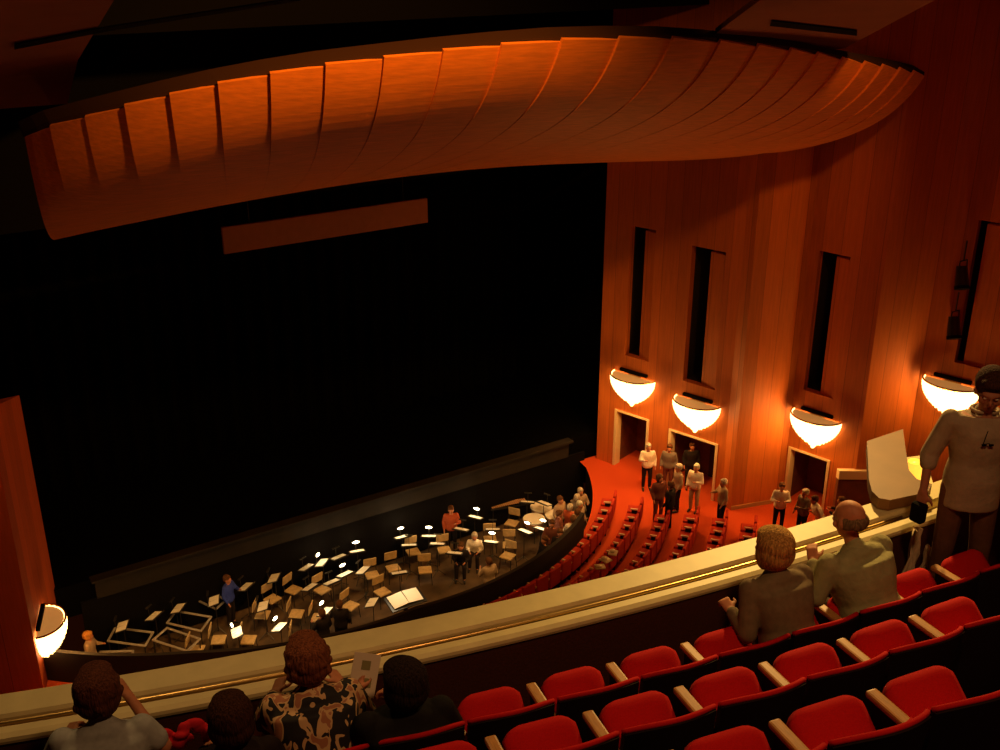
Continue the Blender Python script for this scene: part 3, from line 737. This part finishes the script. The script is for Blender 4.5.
# timpani (copper kettles) at right, keyboard percussion, orange case
for i, (px, py) in enumerate([(541, 508), (556, 516), (534, 520)]):
    P = pp(px, py, PITZ+.75)
    root = tag(empty('kettle_drum', (P.x, P.y, PITZ)), 'copper kettle drum at the dim right end of the pit', 'drum', 'copper kettle drums')
    bm = BM(); vs = ball(bm, (0, 0, .78), (.36, .36, .45), 20, 12)
    bmesh.ops.bisect_plane(bm, geom=bm.verts[:]+bm.edges[:]+bm.faces[:], plane_co=(0, 0, .78), plane_no=(0, 0, 1), clear_outer=True)
    obj('kettle', bm, mat('copper', (.75, .36, .16), .3, .8), root, True)
    bm = BM(); cone(bm, (0, 0, .775), (0, 0, .81), .38, .38, 24); obj('drum_head', bm, mat('drum skin', (.9, .8, .62), .6), root)
    for j in range(3):
        a = j*2*PI/3; bm = BM(); cone(bm, (.33*math.cos(a), .33*math.sin(a), .7), (.30*math.cos(a), .30*math.sin(a), 0), .016, .016, 6); obj('leg', bm, metalk, root)
P = pp(508, 503, PITZ+.85)
root = tag(empty('xylophone', (P.x, P.y, PITZ), -.25), 'long pale keyboard percussion to the right of the bass drum', 'xylophone')
bm = BM()
for i in range(18): box(bm, (-.62+i*.073, 0, .86), (.055, .42-.012*i, .02))
obj('bars', bm, mat('rosewood bars', (.5, .26, .12), .4), root)
bm = BM(); box(bm, (0, .24, .82), (1.4, .04, .05)); box(bm, (0, -.24, .82), (1.4, .04, .05)); obj('rails', bm, metalk, root)
for sx in (-1, 1):
    for sy in (-1, 1): bm = BM(); cone(bm, (sx*.62, sy*.22, .8), (sx*.62, sy*.22, 0), .018, .018, 6); obj('leg', bm, metalk, root)
P = pp(417, 502, PITZ+.85)
root = tag(empty('orange_table', (P.x, P.y, PITZ), .1), 'orange-topped percussion table left of the bass drum', 'table')
bm = BM(); box(bm, (0, 0, .83), (1.05, .55, .05), bev=.01); obj('table_top', bm, mat('orange cloth', (.85, .25, .06), .8), root)
bm = BM(); box(bm, (0, -.26, .62), (1.0, .02, .38)); obj('skirt', bm, mat('orange cloth', (.85, .25, .06), .8), root)
for sx in (-1, 1):
    for sy in (-1, 1): bm = BM(); cone(bm, (sx*.48, sy*.22, .82), (sx*.48, sy*.22, 0), .018, .018, 6); obj('leg', bm, metalk, root)
bm = BM(); box(bm, (0, 0, 0), (.44, .2, .12), bev=.03); o = obj('instrument_case', bm, black, loc=(P.x+.05, P.y+.05, PITZ+.916)); tag(o, 'small black case on the orange-topped percussion table', 'case')

# ================================================================== PEOPLE
def ml(name, col, **k): return mat(name, col, **{**dict(rough=.85, noise=.12, nscale=25, spec=.1), **k})
def head_parts(bm, c, tilt=0., yaw=0., s=1.1):
    """head with face; faces +Y in its own frame"""
    M = Matrix.Translation(c) @ Euler((tilt, 0, yaw)).to_matrix().to_4x4() @ Matrix.Scale(s, 4)
    def b(p, r, rot=None): vs = ball(bm, p, r, 16, 12, rot); xf(vs, M)
    b((0, -.012, .03), (.077, .097, .092)); b((0, .02, -.035), (.060, .070, .078)); b((0, .048, -.082), (.034, .036, .030))
    b((0, .070, .030), (.052, .030, .018))                                   # brow
    b((0, .098, -.012), (.014, .024, .022)); b((0, .090, .012), (.010, .018, .030))  # nose
    b((0, .082, -.050), (.028, .014, .008)); b((0, .082, -.061), (.024, .014, .008))  # lips
    for sx in (-1, 1):
        b((sx*.080, -.002, -.002), (.012, .024, .033)); b((sx*.042, .062, -.022), (.024, .022, .026))
    return M
def face_bits(root, M):
    for sx in (-1, 1):
        bm = BM(); xf(ball(bm, (sx*.030, .079, .010), (.012, .010, .008), 10, 6), M); obj('eye', bm, mat('eye', (.7, .65, .6), .3), root, True)
def hand(bm, wrist, d, up, side, s=1., curl=.6):
    """palm + five separate bent fingers; d = pointing direction, up = back of the hand, side=+1 thumb towards d x up"""
    d = Vector(d).normalized(); up = Vector(up); up = (up-d*up.dot(d)).normalized(); x = d.cross(up)*side
    w = Vector(wrist)
    for o_, ll in ((-.026, 1), (-.009, 1.0), (.009, 1.0), (.026, .95)):
        limb(bm, [w-d*.005+x*o_*.7, w+d*.085*s*ll+x*o_*s], [.017*s, .0135*s], 8)
    for o_, L in ((-.030, .058), (-.010, .072), (.010, .078), (.030, .070)):
        p = w+d*.085*s+x*o_*s; ang = 0; pts = [p]
        for seg in (.45, .32, .23):
            ang += curl*.8; p = p+(d*math.cos(ang)-up*math.sin(ang))*L*seg*s; pts.append(p)
        limb(bm, pts, [.0105*s, .0098*s, .009*s, .0075*s], 8)
    p = w+d*.025*s+x*.028*s; q = p+(d*.55+x*.75-up*.25).normalized()*.042*s; r_ = q+(d*.9+x*.2-up*.35).normalized()*.032*s
    limb(bm, [p, q, r_], [.014*s, .0115*s, .009*s], 8)
def person(name, loc, rz, label, pose, top, bottom, hair, opts=None, voxel=.009, group=None):
    """pose: dict of joints in a local frame facing +Y; builds body, garments, hair as children of one root"""
    o = dict(shoe=mat('dark shoe', (.02, .015, .012), .5), build=1., hairstyle='short', sleeves='long', headtilt=0, headyaw=0, fine=True, skin=skin); o.update(opts or {})
    root = empty(name, loc, rz)
    tag(root, label, 'person', group)
    J = {k: Vector(v) for k, v in pose.items()}; B = o['build']
    bm = BM()
    hip, ch, nk, hd = J['hip'], J['chest'], J['neck'], J['head']
    def torso(bm, g, low=True):
        xax = (J['shR']-J['shL']); sw = xax.length/2; xax.normalize(); mid = (J['shR']+J['shL'])/2
        secs = [(hip+Vector((0, 0, -.16)), .172*B+g, .130*B+g) if low == 2 else (hip+Vector((0, 0, -.11)), .125*B+g, .09*B+g), (hip+Vector((0, 0, -.04)), .168*B+g, .125*B+g), (hip+Vector((0, 0, .05)), .170*B+g, .120*B+g), (hip.lerp(ch, .55), .150*B+g, .108*B+g), (ch, .178*B+g, .120*B+g),
                (ch.lerp(mid, .6), .192*B+g, .118*B+g), (mid, sw+.030+g, .088+g), (mid+Vector((0, 0, .045)), sw*.72+g, .070+g), (nk-Vector((0, .005, .02)), .085+g, .060+g), (nk+Vector((0, 0, .0)), .052+g*.7, .050+g*.7)]
        rr = []; n = 28
        for i, (c, a, b_) in enumerate(secs):
            up_ = (secs[min(i+1, len(secs)-1)][0]-secs[max(i-1, 0)][0]).normalized(); x_ = (xax-up_*xax.dot(up_)).normalized(); y_ = up_.cross(x_)
            rr.append([bm.verts.new(c+x_*(a*math.copysign(abs(math.cos(t))**.85, math.cos(t)))+y_*(b_*math.copysign(abs(math.sin(t))**.85, math.sin(t)))) for t in [2*PI*k/n for k in range(n)]])
        for i in range(len(rr)-1):
            for k in range(n): bm.faces.new((rr[i][k], rr[i][(k+1) % n], rr[i+1][(k+1) % n], rr[i+1][k]))
        bm.faces.new(rr[0][::-1]); bm.faces.new(rr[-1])
    torso(bm, 0)
    limb(bm, [nk-Vector((0, 0, .03)), hd+Vector((0, -.01, -.05))], [.052, .050], 12)
    M = head_parts(bm, hd, o['headtilt'], o['headyaw'])
    for s in 'LR':
        limb(bm, [J['sh'+s], J['el'+s], J['wr'+s]], [.046*B, .038, .026], 12)
        sg = 1 if s == 'R' else -1
        dd = (J['wr'+s]-J['el'+s]).normalized()
        hdir = J.get('hd'+s, dd)
        if o['fine']: hand(bm, J['wr'+s], hdir, J.get('up'+s, Vector((sg*.3, .2, 1))), -sg if 'flip'+s not in J else sg, 1.0, o.get('curl', .6))
        else: limb(bm, [J['wr'+s], J['wr'+s]+dd*.1], [.03, .028], 8)
        limb(bm, [J['hp'+s], J['kn'+s], J['an'+s]], [.080*B, .055, .038], 12)
        ft = J['ft'+s]; limb(bm, [J['an'+s]-Vector((0, 0, .02)), ft], [.038, .03], 10)
    obj('body', fused(bm, voxel, 2), o['skin'], root)
    if o['fine']: face_bits(root, M)
    # upper garment
    bm = BM(); g = o.get('loose', .016); torso(bm, g, 2 if o.get('hem') else 1)
    for s in 'LR':
        if o['sleeves'] == 'long': limb(bm, [J['sh'+s], J['el'+s], J['el'+s].lerp(J['wr'+s], .88)], [.058*B+g*.4, .048+g*.6, .036+g*.4], 12)
        elif o['sleeves'] == 'rolled': limb(bm, [J['sh'+s], J['el'+s], J['el'+s].lerp(J['wr'+s], .25)], [.060*B+g*.4, .052+g*.6, .050+g*.4], 12)
        else: limb(bm, [J['sh'+s], J['sh'+s].lerp(J['el'+s], .6)], [.062*B+g*.4, .058+g*.5], 12)
    if o.get('skinback'):
        pass
    limb(bm, [nk+Vector((0, -.012, -.045)), nk+Vector((0, -.012, -.005))], [.070, .064], 14)
    me = fused(bm, voxel, 6)
    up = obj(o.get('topname', 'shirt'), me, top, root)
    if o.get('collar'):
        bm = BM(); n = 20; ring = []
        for i in range(n):
            a = 2*PI*i/n; r_ = .070; gap = 1
            ring.append(((r_+.012)*math.cos(a), (r_)*math.sin(a)*1.0-.01))
        for i in range(n):
            a = ring[i]; b = ring[(i+1) % n]
            if i in (4, 5): continue
            cone(bm, nk+Vector((a[0], a[1], .012)), nk+Vector((b[0], b[1], .012)), .014, .014, 6)
        obj('collar', fused(bm, .007, 2), top, up)
    # trousers
    bm = BM(); ball(bm, hip+Vector((0, 0, -.01)), (.165*B, .13*B, .14), 18, 12)
    for s in 'LR': limb(bm, [J['hp'+s], J['kn'+s], J['kn'+s].lerp(J['an'+s], .93)], [.098*B, .072, .058], 12)
    obj(o.get('botname', 'trousers'), fused(bm, voxel, 3), bottom, root)
    for s in 'LR':
        bm = BM(); an = J['an'+s]; ft = J['ft'+s]
        limb(bm, [an+Vector((0, -.02, -.035)), ft+Vector((0, 0, .0)), ft+(ft-an).normalized()*.05], [.042, .044, .034], 10); obj('shoe', fused(bm, max(voxel, .01), 1), o['shoe'], root)
    # hair
    bm = BM()
    def b(p, r): xf(ball(bm, p, r, 20, 14), M)
    hs = o['hairstyle']
    if hs == 'bob':
        b((0, -.030, .045), (.106, .118, .106)); b((0, -.055, -.01), (.108, .086, .100)); b((.064, -.015, -.025), (.040, .064, .090)); b((-.064, -.015, -.025), (.040, .064, .090)); b((0, .035, .085), (.078, .055, .036)); b((0, -.05, -.055), (.092, .07, .06))
    elif hs == 'volume':
        b((0, -.030, .045), (.108, .118, .098)); b((0, -.065, .0), (.102, .075, .095)); b((.070, -.02, .0), (.036, .060, .075)); b((-.070, -.02, .0), (.036, .060, .075)); b((0, .045, .09), (.075, .055, .04))
        for i in range(26):
            a = random.uniform(0, 2*PI); z = random.uniform(-.05, .11); r_ = .10*math.sqrt(max(.1, 1-(z/.14)**2)); yv = -.03+r_*math.sin(a)*1.05
            if yv < .04 or z > .07: b((r_*math.cos(a), yv, z), (.024, .024, .024))
    elif hs == 'long':
        b((0, -.030, .045), (.096, .110, .092)); b((0, -.060, -.03), (.098, .070, .12)); b((.060, -.03, -.05), (.034, .055, .11)); b((-.060, -.03, -.05), (.034, .055, .11)); b((0, -.05, -.12), (.09, .055, .07))
    elif hs == 'bald':
        b((0, -.075, -.005), (.076, .040, .052)); b((.070, -.03, -.002), (.018, .055, .040)); b((-.070, -.03, -.002), (.018, .055, .040))
    else:
        b((0, -.026, .052), (.094, .108, .100)); b((0, -.050, .0), (.088, .076, .07)); b((0, .045, .095), (.066, .050, .034))
    hm = obj('hair', fused(bm, max(voxel*.8, .007), 3), hair, root)
    return root, J, M
def hairmat(name, c): return mat(name, c, .85, noise=.55, nscale=14, bump=.9, stretch=(7, 7, .8), spec=.08)
def seated(lean=.2, sh=.19, head=(0, 0, 0), armR=None, armL=None, H=0, turn=0):
    P = dict(hip=(0, 0, .52+H), chest=(0, lean*.5, .80+H), neck=(0, lean*.86, 1.00+H), head=(head[0], lean+head[1]+.02, 1.13+head[2]+H),
             shL=(-sh, lean*.78, .925+H), shR=(sh, lean*.78, .925+H), hpL=(-.09, .02, .50), hpR=(.09, .02, .50), knL=(-.12, .36, .50), knR=(.12, .36, .50),
             anL=(-.13, .38, .09), anR=(.13, .38, .09), ftL=(-.14, .50, .045), ftR=(.14, .50, .045))
    P['elL'], P['wrL'] = armL or ((-.25, lean*.6+.05, .70), (-.14, .32, .66)); P['elR'], P['wrR'] = armR or ((.25, lean*.6+.05, .70), (.14, .32, .66))
    return P
def seat_at(a, R=27.42): x, y = pol(O, R, a); return (x, y, F1), math.radians(a)
# woman with bob, grey-green jacket
l, r = seat_at(-8.15, 27.42)
person('person', l, r, 'woman with a blonde-brown bob in a grey-green jacket, beside the bald man', seated(.26, .20, (0, 0, .0), armL=((-.27, .10, .68), (-.27, .28, .74))),
       ml('grey green jacket', (.18, .125, .07)), ml('dark trousers', (.03, .025, .02)), hairmat('blond brown hair', (.50, .26, .07)), dict(hairstyle='bob', build=1.08, loose=.022, topname='jacket', curl=1.2))
# bald man, olive shirt, hands raised in front
l, r = seat_at(-6.72, 27.40)
person('person', l, r+.08, 'balding man seated in an olive shirt, hands raised before him', seated(.27, .235, (0, .01, .02), armR=((.30, .24, .70), (.02, .42, .74)), armL=((-.33, .20, .72), (-.20, .38, .86))),
       ml('olive shirt', (.30, .27, .13), bump=.5, nscale=14), ml('brown trousers', (.08, .05, .03)), hairmat('grey brown hair', (.20, .12, .06)), dict(hairstyle='bald', build=1.25, loose=.024, sleeves='long', curl=.5, headyaw=.12, headtilt=-.25))
# woman in pale blue, left
l, r = seat_at(-16.60, 27.44)
person('person', l, r, 'auburn-haired woman in a pale blue top at the left end, hand at her cheek', seated(.28, .19, (0, .0, .0), armR=((.29, .20, .80), (.13, .38, 1.02)), armL=((-.30, .32, .70), (-.22, .52, .72))),
       ml('pale blue top', (.36, .36, .34)), ml('dark trousers', (.03, .025, .02)), hairmat('auburn hair', (.11, .035, .018)), dict(hairstyle='volume', build=1.08, sleeves='short', topname='blouse', curl=.9))
# small dark-haired person
l, r = seat_at(-15.27, 27.49)
person('person', l, r, 'dark-haired person in black, low between pale blue top and patterned blouse', seated(.06, .17, (0, 0, 0), H=-.10),
       ml('black knit', (.02, .012, .01)), ml('dark trousers', (.03, .025, .02)), hairmat('dark brown hair', (.05, .018, .010)), dict(hairstyle='bob', topname='sweater'))
# patterned blouse
pm = bpy.data.materials.new('patterned blouse'); pm.use_nodes = True; nt = pm.node_tree; b_ = nt.nodes['Principled BSDF']; b_.inputs['Roughness'].default_value = .8
tc = nt.nodes.new('ShaderNodeTexCoord'); mp = nt.nodes.new('ShaderNodeMapping'); mp.inputs['Scale'].default_value = (1, 1, .42); mp.inputs['Rotation'].default_value = (.3, .75, .2)
ns = nt.nodes.new('ShaderNodeTexNoise'); ns.inputs['Scale'].default_value = 15; ns.inputs['Detail'].default_value = 1.2; ns.inputs['Distortion'].default_value = 1.0
rp = nt.nodes.new('ShaderNodeValToRGB'); rp.color_ramp.interpolation = 'CONSTANT'
rp.color_ramp.elements[0].color = (.012, .009, .008, 1); rp.color_ramp.elements[1].position = .495; rp.color_ramp.elements[1].color = (.66, .42, .20, 1)
e = rp.color_ramp.elements.new(.58); e.color = (.42, .17, .08, 1)
nt.links.new(tc.outputs['Object'], mp.inputs[0]); nt.links.new(mp.outputs[0], ns.inputs['Vector']); nt.links.new(ns.outputs['Fac'], rp.inputs[0]); nt.links.new(rp.outputs[0], b_.inputs['Base Color'])
l, r = seat_at(-14.38, 27.44)
person('person', l, r, 'seated woman with tousled reddish hair in a black and tan patterned blouse', seated(.23, .20, (0, .0, .0), armR=((.30, .22, .72), (.20, .42, .80)), armL=((-.28, .26, .72), (-.16, .48, .78))),
       pm, ml('dark trousers', (.03, .025, .02)), hairmat('reddish hair', (.20, .06, .025)), dict(hairstyle='volume', build=1.18, loose=.024, topname='blouse'))
# reader in black, holding a programme up on the left
l, r = seat_at(-13.42, 27.49)
prd = person('person', l, r, 'seated dark-haired reader in black holding up a pale programme', seated(.03, .20, (0, .0, .0), armL=((-.29, .14, .72), (-.20, .32, .84)), armR=((.28, .06, .68), (.03, .30, .76)), H=-.08),
       ml('black jacket', (.012, .010, .009)), ml('dark trousers', (.03, .025, .02)), hairmat('near black hair', (.022, .012, .009)), dict(hairstyle='bob', build=1.15, loose=.026, topname='jacket', headyaw=.35, curl=.9))
Rm = Matrix.Translation(l) @ Matrix.Rotation(r, 4, 'Z')
bm = BM(); box(bm, (0, 0, 0), (.15, .004, .24)); prg = obj('programme', bm, mat('programme paper', (.70, .58, .42), .7)); prg.matrix_world = Rm @ Matrix.Translation((-.14, .37, .90)) @ Euler((-.45, .28, -.15)).to_matrix().to_4x4()
tag(prg, 'pale printed programme held up by the reader in black', 'booklet')
bm = BM(); box(bm, (.0, -.0035, .055), (.05, .002, .05)); box(bm, (.01, -.0035, -.04), (.07, .002, .05)); obj('printed_pictures', bm, mat('printed picture', (.25, .22, .09), .7), prg)
# red cloth beside her
P = atz(185, 736, 14.0); bm = BM()
for i in range(9): ball(bm, (random.uniform(-.10, .10), random.uniform(-.03, .03), random.uniform(-.07, .07)), (random.uniform(.03, .06), .025, random.uniform(.03, .05)), 10, 8, (random.random(), random.random(), 0))
o = obj('red_scarf', fused(bm, .007, 1), ml('red cloth', (.62, .02, .03)), loc=(P.x, P.y, P.z)); o.rotation_euler = (0, -.4, -.3); tag(o, 'crumpled bright red scarf on the lap of the low seated dark-haired person', 'scarf')
# standing man
SP = (6.56, 3.99); rzs = math.radians(12)
J = dict(hip=(0, 0, .98), chest=(0, -.01, 1.28), neck=(0, .0, 1.50), head=(0, .03, 1.655), shL=(-.205, 0, 1.44), shR=(.205, 0, 1.44), hpL=(-.1, 0, .93), hpR=(.1, 0, .93), knL=(-.12, .03, .51), knR=(.12, .03, .51),
         anL=(-.13, -.01, .09), anR=(.13, -.01, .09), ftL=(-.15, .13, .045), ftR=(.15, .13, .045), elL=(-.29, -.03, 1.17), wrL=(-.30, .08, .95), elR=(.29, -.03, 1.17), wrR=(.33, .08, .93), hdR=(.1, .25, -1), hdL=(0, .2, -1))
# faces back towards the camera side
rz = math.radians(142)
root, JJ, MM = person('person', (SP[0], SP[1], F1), rz, 'man standing in white shirt and brown trousers at the right end of the rail', J,
       ml('white linen shirt', (.36, .26, .17), bump=.8, nscale=9), ml('brown khaki trousers', (.13, .055, .03)), hairmat('dark brown hair', (.05, .018, .010)),
       dict(hairstyle='short', build=.98, sleeves='rolled', loose=.020, hem=True, collar=True, curl=1.0, headtilt=-.3, headyaw=-.25, skin=mat('tanned skin', (.36, .13, .07), .6)))
root.scale = (1.07, 1.07, 1.07)
bm = BM()   # sunglasses hung at the shirt front
for sx in (-1, 1): cone(bm, (sx*.022, .146, 1.33), (sx*.022, .151, 1.325), .017, .015, 14)
cone(bm, (-.01, .152, 1.34), (.01, .152, 1.34), .003, .003, 6); cone(bm, (.03, .15, 1.33), (.015, .150, 1.43), .003, .003, 6)
gl = obj('sunglasses', bm, black); gl.matrix_world = Matrix.Translation((SP[0], SP[1], F1)) @ Matrix.Rotation(rz, 4, 'Z') @ Matrix.Scale(1.07, 4)
tag(gl, 'dark sunglasses hooked on the front of the white shirt', 'sunglasses')
W4 = Matrix.Translation((SP[0], SP[1], F1)) @ Matrix.Rotation(rz, 4, 'Z') @ Matrix.Scale(1.07, 4)
hp = W4 @ Vector((.35, .12, .80)); bm = BM(); box(bm, (0, 0, 0), (.075, .10, .15), bev=.02); o = obj('camera_pouch', bm, black, loc=hp); tag(o, 'small black pouch in the hand of the standing man', 'pouch')
# person in black at the right edge
J2 = dict(J); J2['wrL'] = (-.20, .36, .98); J2['elL'] = (-.27, .12, 1.08); J2['head'] = (0, .12, 1.60); J2['neck'] = (0, .06, 1.48)
x, y = pol(O, 27.16, -2.75)
person('person', (x, y, F1), math.radians(75), 'person in black at the right edge, partly cut off, behind the standing man', J2, ml('black coat', (.015, .010, .009)), ml('black trousers', (.015, .010, .009)), hairmat('near black hair', (.022, .012, .009)),
       dict(hairstyle='long', build=1.1, loose=.03, hem=True, topname='coat'))
# crumpled pale cloth hanging by the rail end
x, y = atz(921, 530, 13.55).xy; bm = BM()
for i in range(10): ball(bm, (random.uniform(-.025, .025), random.uniform(-.02, .02), -.20+i*.045), (.028+.012*random.random(), .024, .035), 10, 8, (0, random.uniform(-.6, .6), 0))
x2, y2 = pol(O, 26.79, -4.35)
for k, (px, py, sc_) in enumerate([(921, 545, 1.25), (938, 555, .62)]):
    x_, y_ = pol(O, 26.735, -4.44 if k == 0 else -4.10); P = Vector((x_, y_, 13.55 if k == 0 else 13.50))
    bm = BM(); hh = .24*sc_; ww = .055*sc_; cols = []
    for i in range(25):
        u = -1+2*i/24; rowv = []
        for j in range(9):
            v = -1+2*j/8; sp = 1-.30*v; yv = .014*math.sin(u*9+v*1.3+k)+.010*math.sin(v*7+u*3)
            rowv.append((Vector((u*ww*sp+.012*math.sin(v*3), yv, v*hh+.012*math.sin(u*5))), Vector((u*ww*sp+.012*math.sin(v*3), yv-.010, v*hh+.012*math.sin(u*5)))))
        cols.append([(bm.verts.new(a_), bm.verts.new(b_)) for a_, b_ in rowv])
    for i in range(24):
        for j in range(8):
            for q in (0, 1): bm.faces.new((cols[i][j][q], cols[i+1][j][q], cols[i+1][j+1][q], cols[i][j+1][q]))
    for i in range(24):
        for j in (0, 8): bm.faces.new((cols[i][j][0], cols[i+1][j][0], cols[i+1][j][1], cols[i][j][1]))
    for j in range(8):
        for i in (0, 24): bm.faces.new((cols[i][j][0], cols[i][j+1][0], cols[i][j+1][1], cols[i][j][1]))
    o = obj('draped_cloth', bm, ml('pale crumpled cloth', (.60, .44, .28), bump=.4), None, True, loc=(P.x, P.y, P.z))
    tag(o, ['longer', 'shorter'][k]+' crumpled pale cloth hanging beside the legs of the standing man', 'cloth', 'crumpled pale cloths')

floorp = []
# ---- small figures on the orchestra floor and in the pit
def standing(aL=0, aR=0, bend=0):
    P = dict(hip=(0, 0, .95), chest=(0, bend*.5, 1.24), neck=(0, bend, 1.46), head=(0, bend+.02, 1.60), shL=(-.19, bend*.9, 1.41), shR=(.19, bend*.9, 1.41), hpL=(-.09, 0, .91), hpR=(.09, 0, .91), knL=(-.11, .03, .5), knR=(.11, .03, .5),
             anL=(-.11, 0, .09), anR=(.11, 0, .09), ftL=(-.12, .13, .045), ftR=(.12, .13, .045), elL=(-.26, -.02, 1.14), wrL=(-.25, .12, .92), elR=(.26, -.02, 1.14), wrR=(.25, .12, .92))
    if aR: P['elR'] = (.27, .10, 1.16); P['wrR'] = (.12, .32, 1.24)
    if aL: P['elL'] = (-.27, .10, 1.16); P['wrL'] = (-.12, .32, 1.24)
    return P
WH = ml('white shirt small', (.80, .66, .48)); DK = ml('black suit small', (.02, .014, .012)); GY = ml('grey dress small', (.20, .15, .11)); TN = ml('tan coat small', (.42, .28, .16)); BR = ml('brown dress small', (.16, .05, .03)); BL = ml('blue shirt', (.04, .06, .30))
RDc = ml('rust sweater', (.42, .08, .03))
HG = hairmat('silver hair', (.55, .45, .32)); HB = hairmat('brown hair small', (.12, .05, .02)); HO = hairmat('orange hair', (.70, .26, .05)); HW = hairmat('white hair', (.75, .62, .45))
def small(px, py, rz, lab, top, bot, hair, z=0., pose=None, hs='short', sl='long', feet=True):
    P = relax(atz(px, py, z), floorp, .56)
    return person('person', (P.x, P.y, z), rz, lab, pose or standing(), top, bot, hair, dict(fine=False, hairstyle=hs, sleeves=sl, loose=.02, build=1.05), voxel=.024)
small(646, 489, 2.6, 'standing person in black waistcoat and white sleeves by the doorway nearest the stage', WH, DK, HG, pose=standing(0, 1))
small(667, 490, 2.2, 'standing person in a grey-white top just right of the black waistcoat', GY, BR, HB)
small(689, 488, 2.6, 'dark-suited person standing inside the second doorway', DK, DK, HB)
small(676, 511, 1.2, 'silver-haired person in tan at the head of the aisle', TN, DK, HG)
small(692, 511, 2.0, 'standing person in white with white hair at the head of the aisle', WH, TN, HW, pose=standing(1, 0))
small(657, 522, 3.0, 'tall person in brown standing between the orchestra rows', BR, BR, HB, hs='bob')
small(668, 530, .4, 'person in black seen from behind in the orchestra aisle', DK, DK, HB)
small(720, 527, 1.2, 'person in a pale jacket standing alone in front of the wooden wall', TN, DK, HG, pose=standing(0, 1))
small(777, 531, 2.4, 'person in a white shirt and black trousers left of the third doorway', WH, DK, HB, pose=standing(1, 1))
small(800, 538, 1.5, 'grey-haired person in dark clothes in front of the third doorway', GY, DK, HG, pose=standing(1, 0))
small(817, 545, 1.0, 'person in a white top bending forward near the third doorway', WH, DK, HB, pose=standing(1, 1, .25))
small(835, 546, .6, 'person holding a white paper at the right of the third doorway', DK, DK, HB, pose=standing(1, 1))
# pit people
def pit_small(px, py, lab, top, bot, hair, sit=False, rz=None, hs='short', hz=1.2):
    P = PITPOS[(px, py)]
    pose = seated(.1) if sit else standing(1, 0)
    person('person', (P.x, min(P.y, 27.5), PITZ), face_to(P.x, P.y) if rz is None else rz, lab, pose, top, bot, hair, dict(fine=False, hairstyle=hs, loose=.02, build=1.05), voxel=.024)
    return P
pit_small(220, 570, 'person in a dark blue shirt at the back left of the pit', BL, DK, HB)
pit_small(88, 636, 'person with bright orange hair at the far left of the pit', TN, DK, HO, hs='volume')
pit_small(489, 562, 'dark-haired person in tan with back to the pit rail', TN, BR, HB, rz=0)
pit_small(322, 614, 'person in black standing by the rail in the middle of the pit', DK, DK, HB, rz=.3)
pit_small(338, 606, 'second person in black standing by the rail near the conductor desk', DK, DK, HB, rz=-.5)
pit_small(432, 494, 'person in rust red beside the orange-topped table', RDc, DK, HB)
crowd = [(560, 500, TN, HB), (570, 508, RDc, HG), (577, 498, GY, HG), (588, 503, TN, HW), (592, 492, TN, HG), (573, 520, WH, HB), (583, 518, TN, HB), (563, 514, BR, HB), (552, 524, BR, HB), (545, 540, DK, HB), (560, 533, DK, HB)]
desc = ['tan-shirted at the far left of', 'rust-shirted with silver hair in', 'grey-clad with silver hair in', 'white-haired in tan at the back of', 'tallest, at the top of', 'white-shirted in the middle of', 'tan-shirted with brown hair in',
        'brown-clad in', 'brown-clad, lower left in', 'black-clad, lowest of', 'black-clad, second lowest of']
for (px, py, t_, h_), dsc in zip(crowd, desc):
    P = PITPOS[(px, py)]
    person('person', (P.x, P.y, PITZ), random.uniform(0, 6), 'person '+dsc+' the crowd in the pit', standing(random.random() > .5, random.random() > .5), t_, DK, h_, dict(fine=False, loose=.02, build=1.05), voxel=.026, group='crowd at the right end of the pit')
# seated musicians
pit_small(461, 543, 'seated musician in black right of the lit stand in the pit', DK, DK, HB, sit=True)
pit_small(475, 533, 'seated musician in white beside the musician in black', WH, DK, HG, sit=True)

for o in list(bpy.data.objects):
    if o.get('label') and len(o['label'].replace('-', ' ').split()) > 15: print('LONG', o['label'])
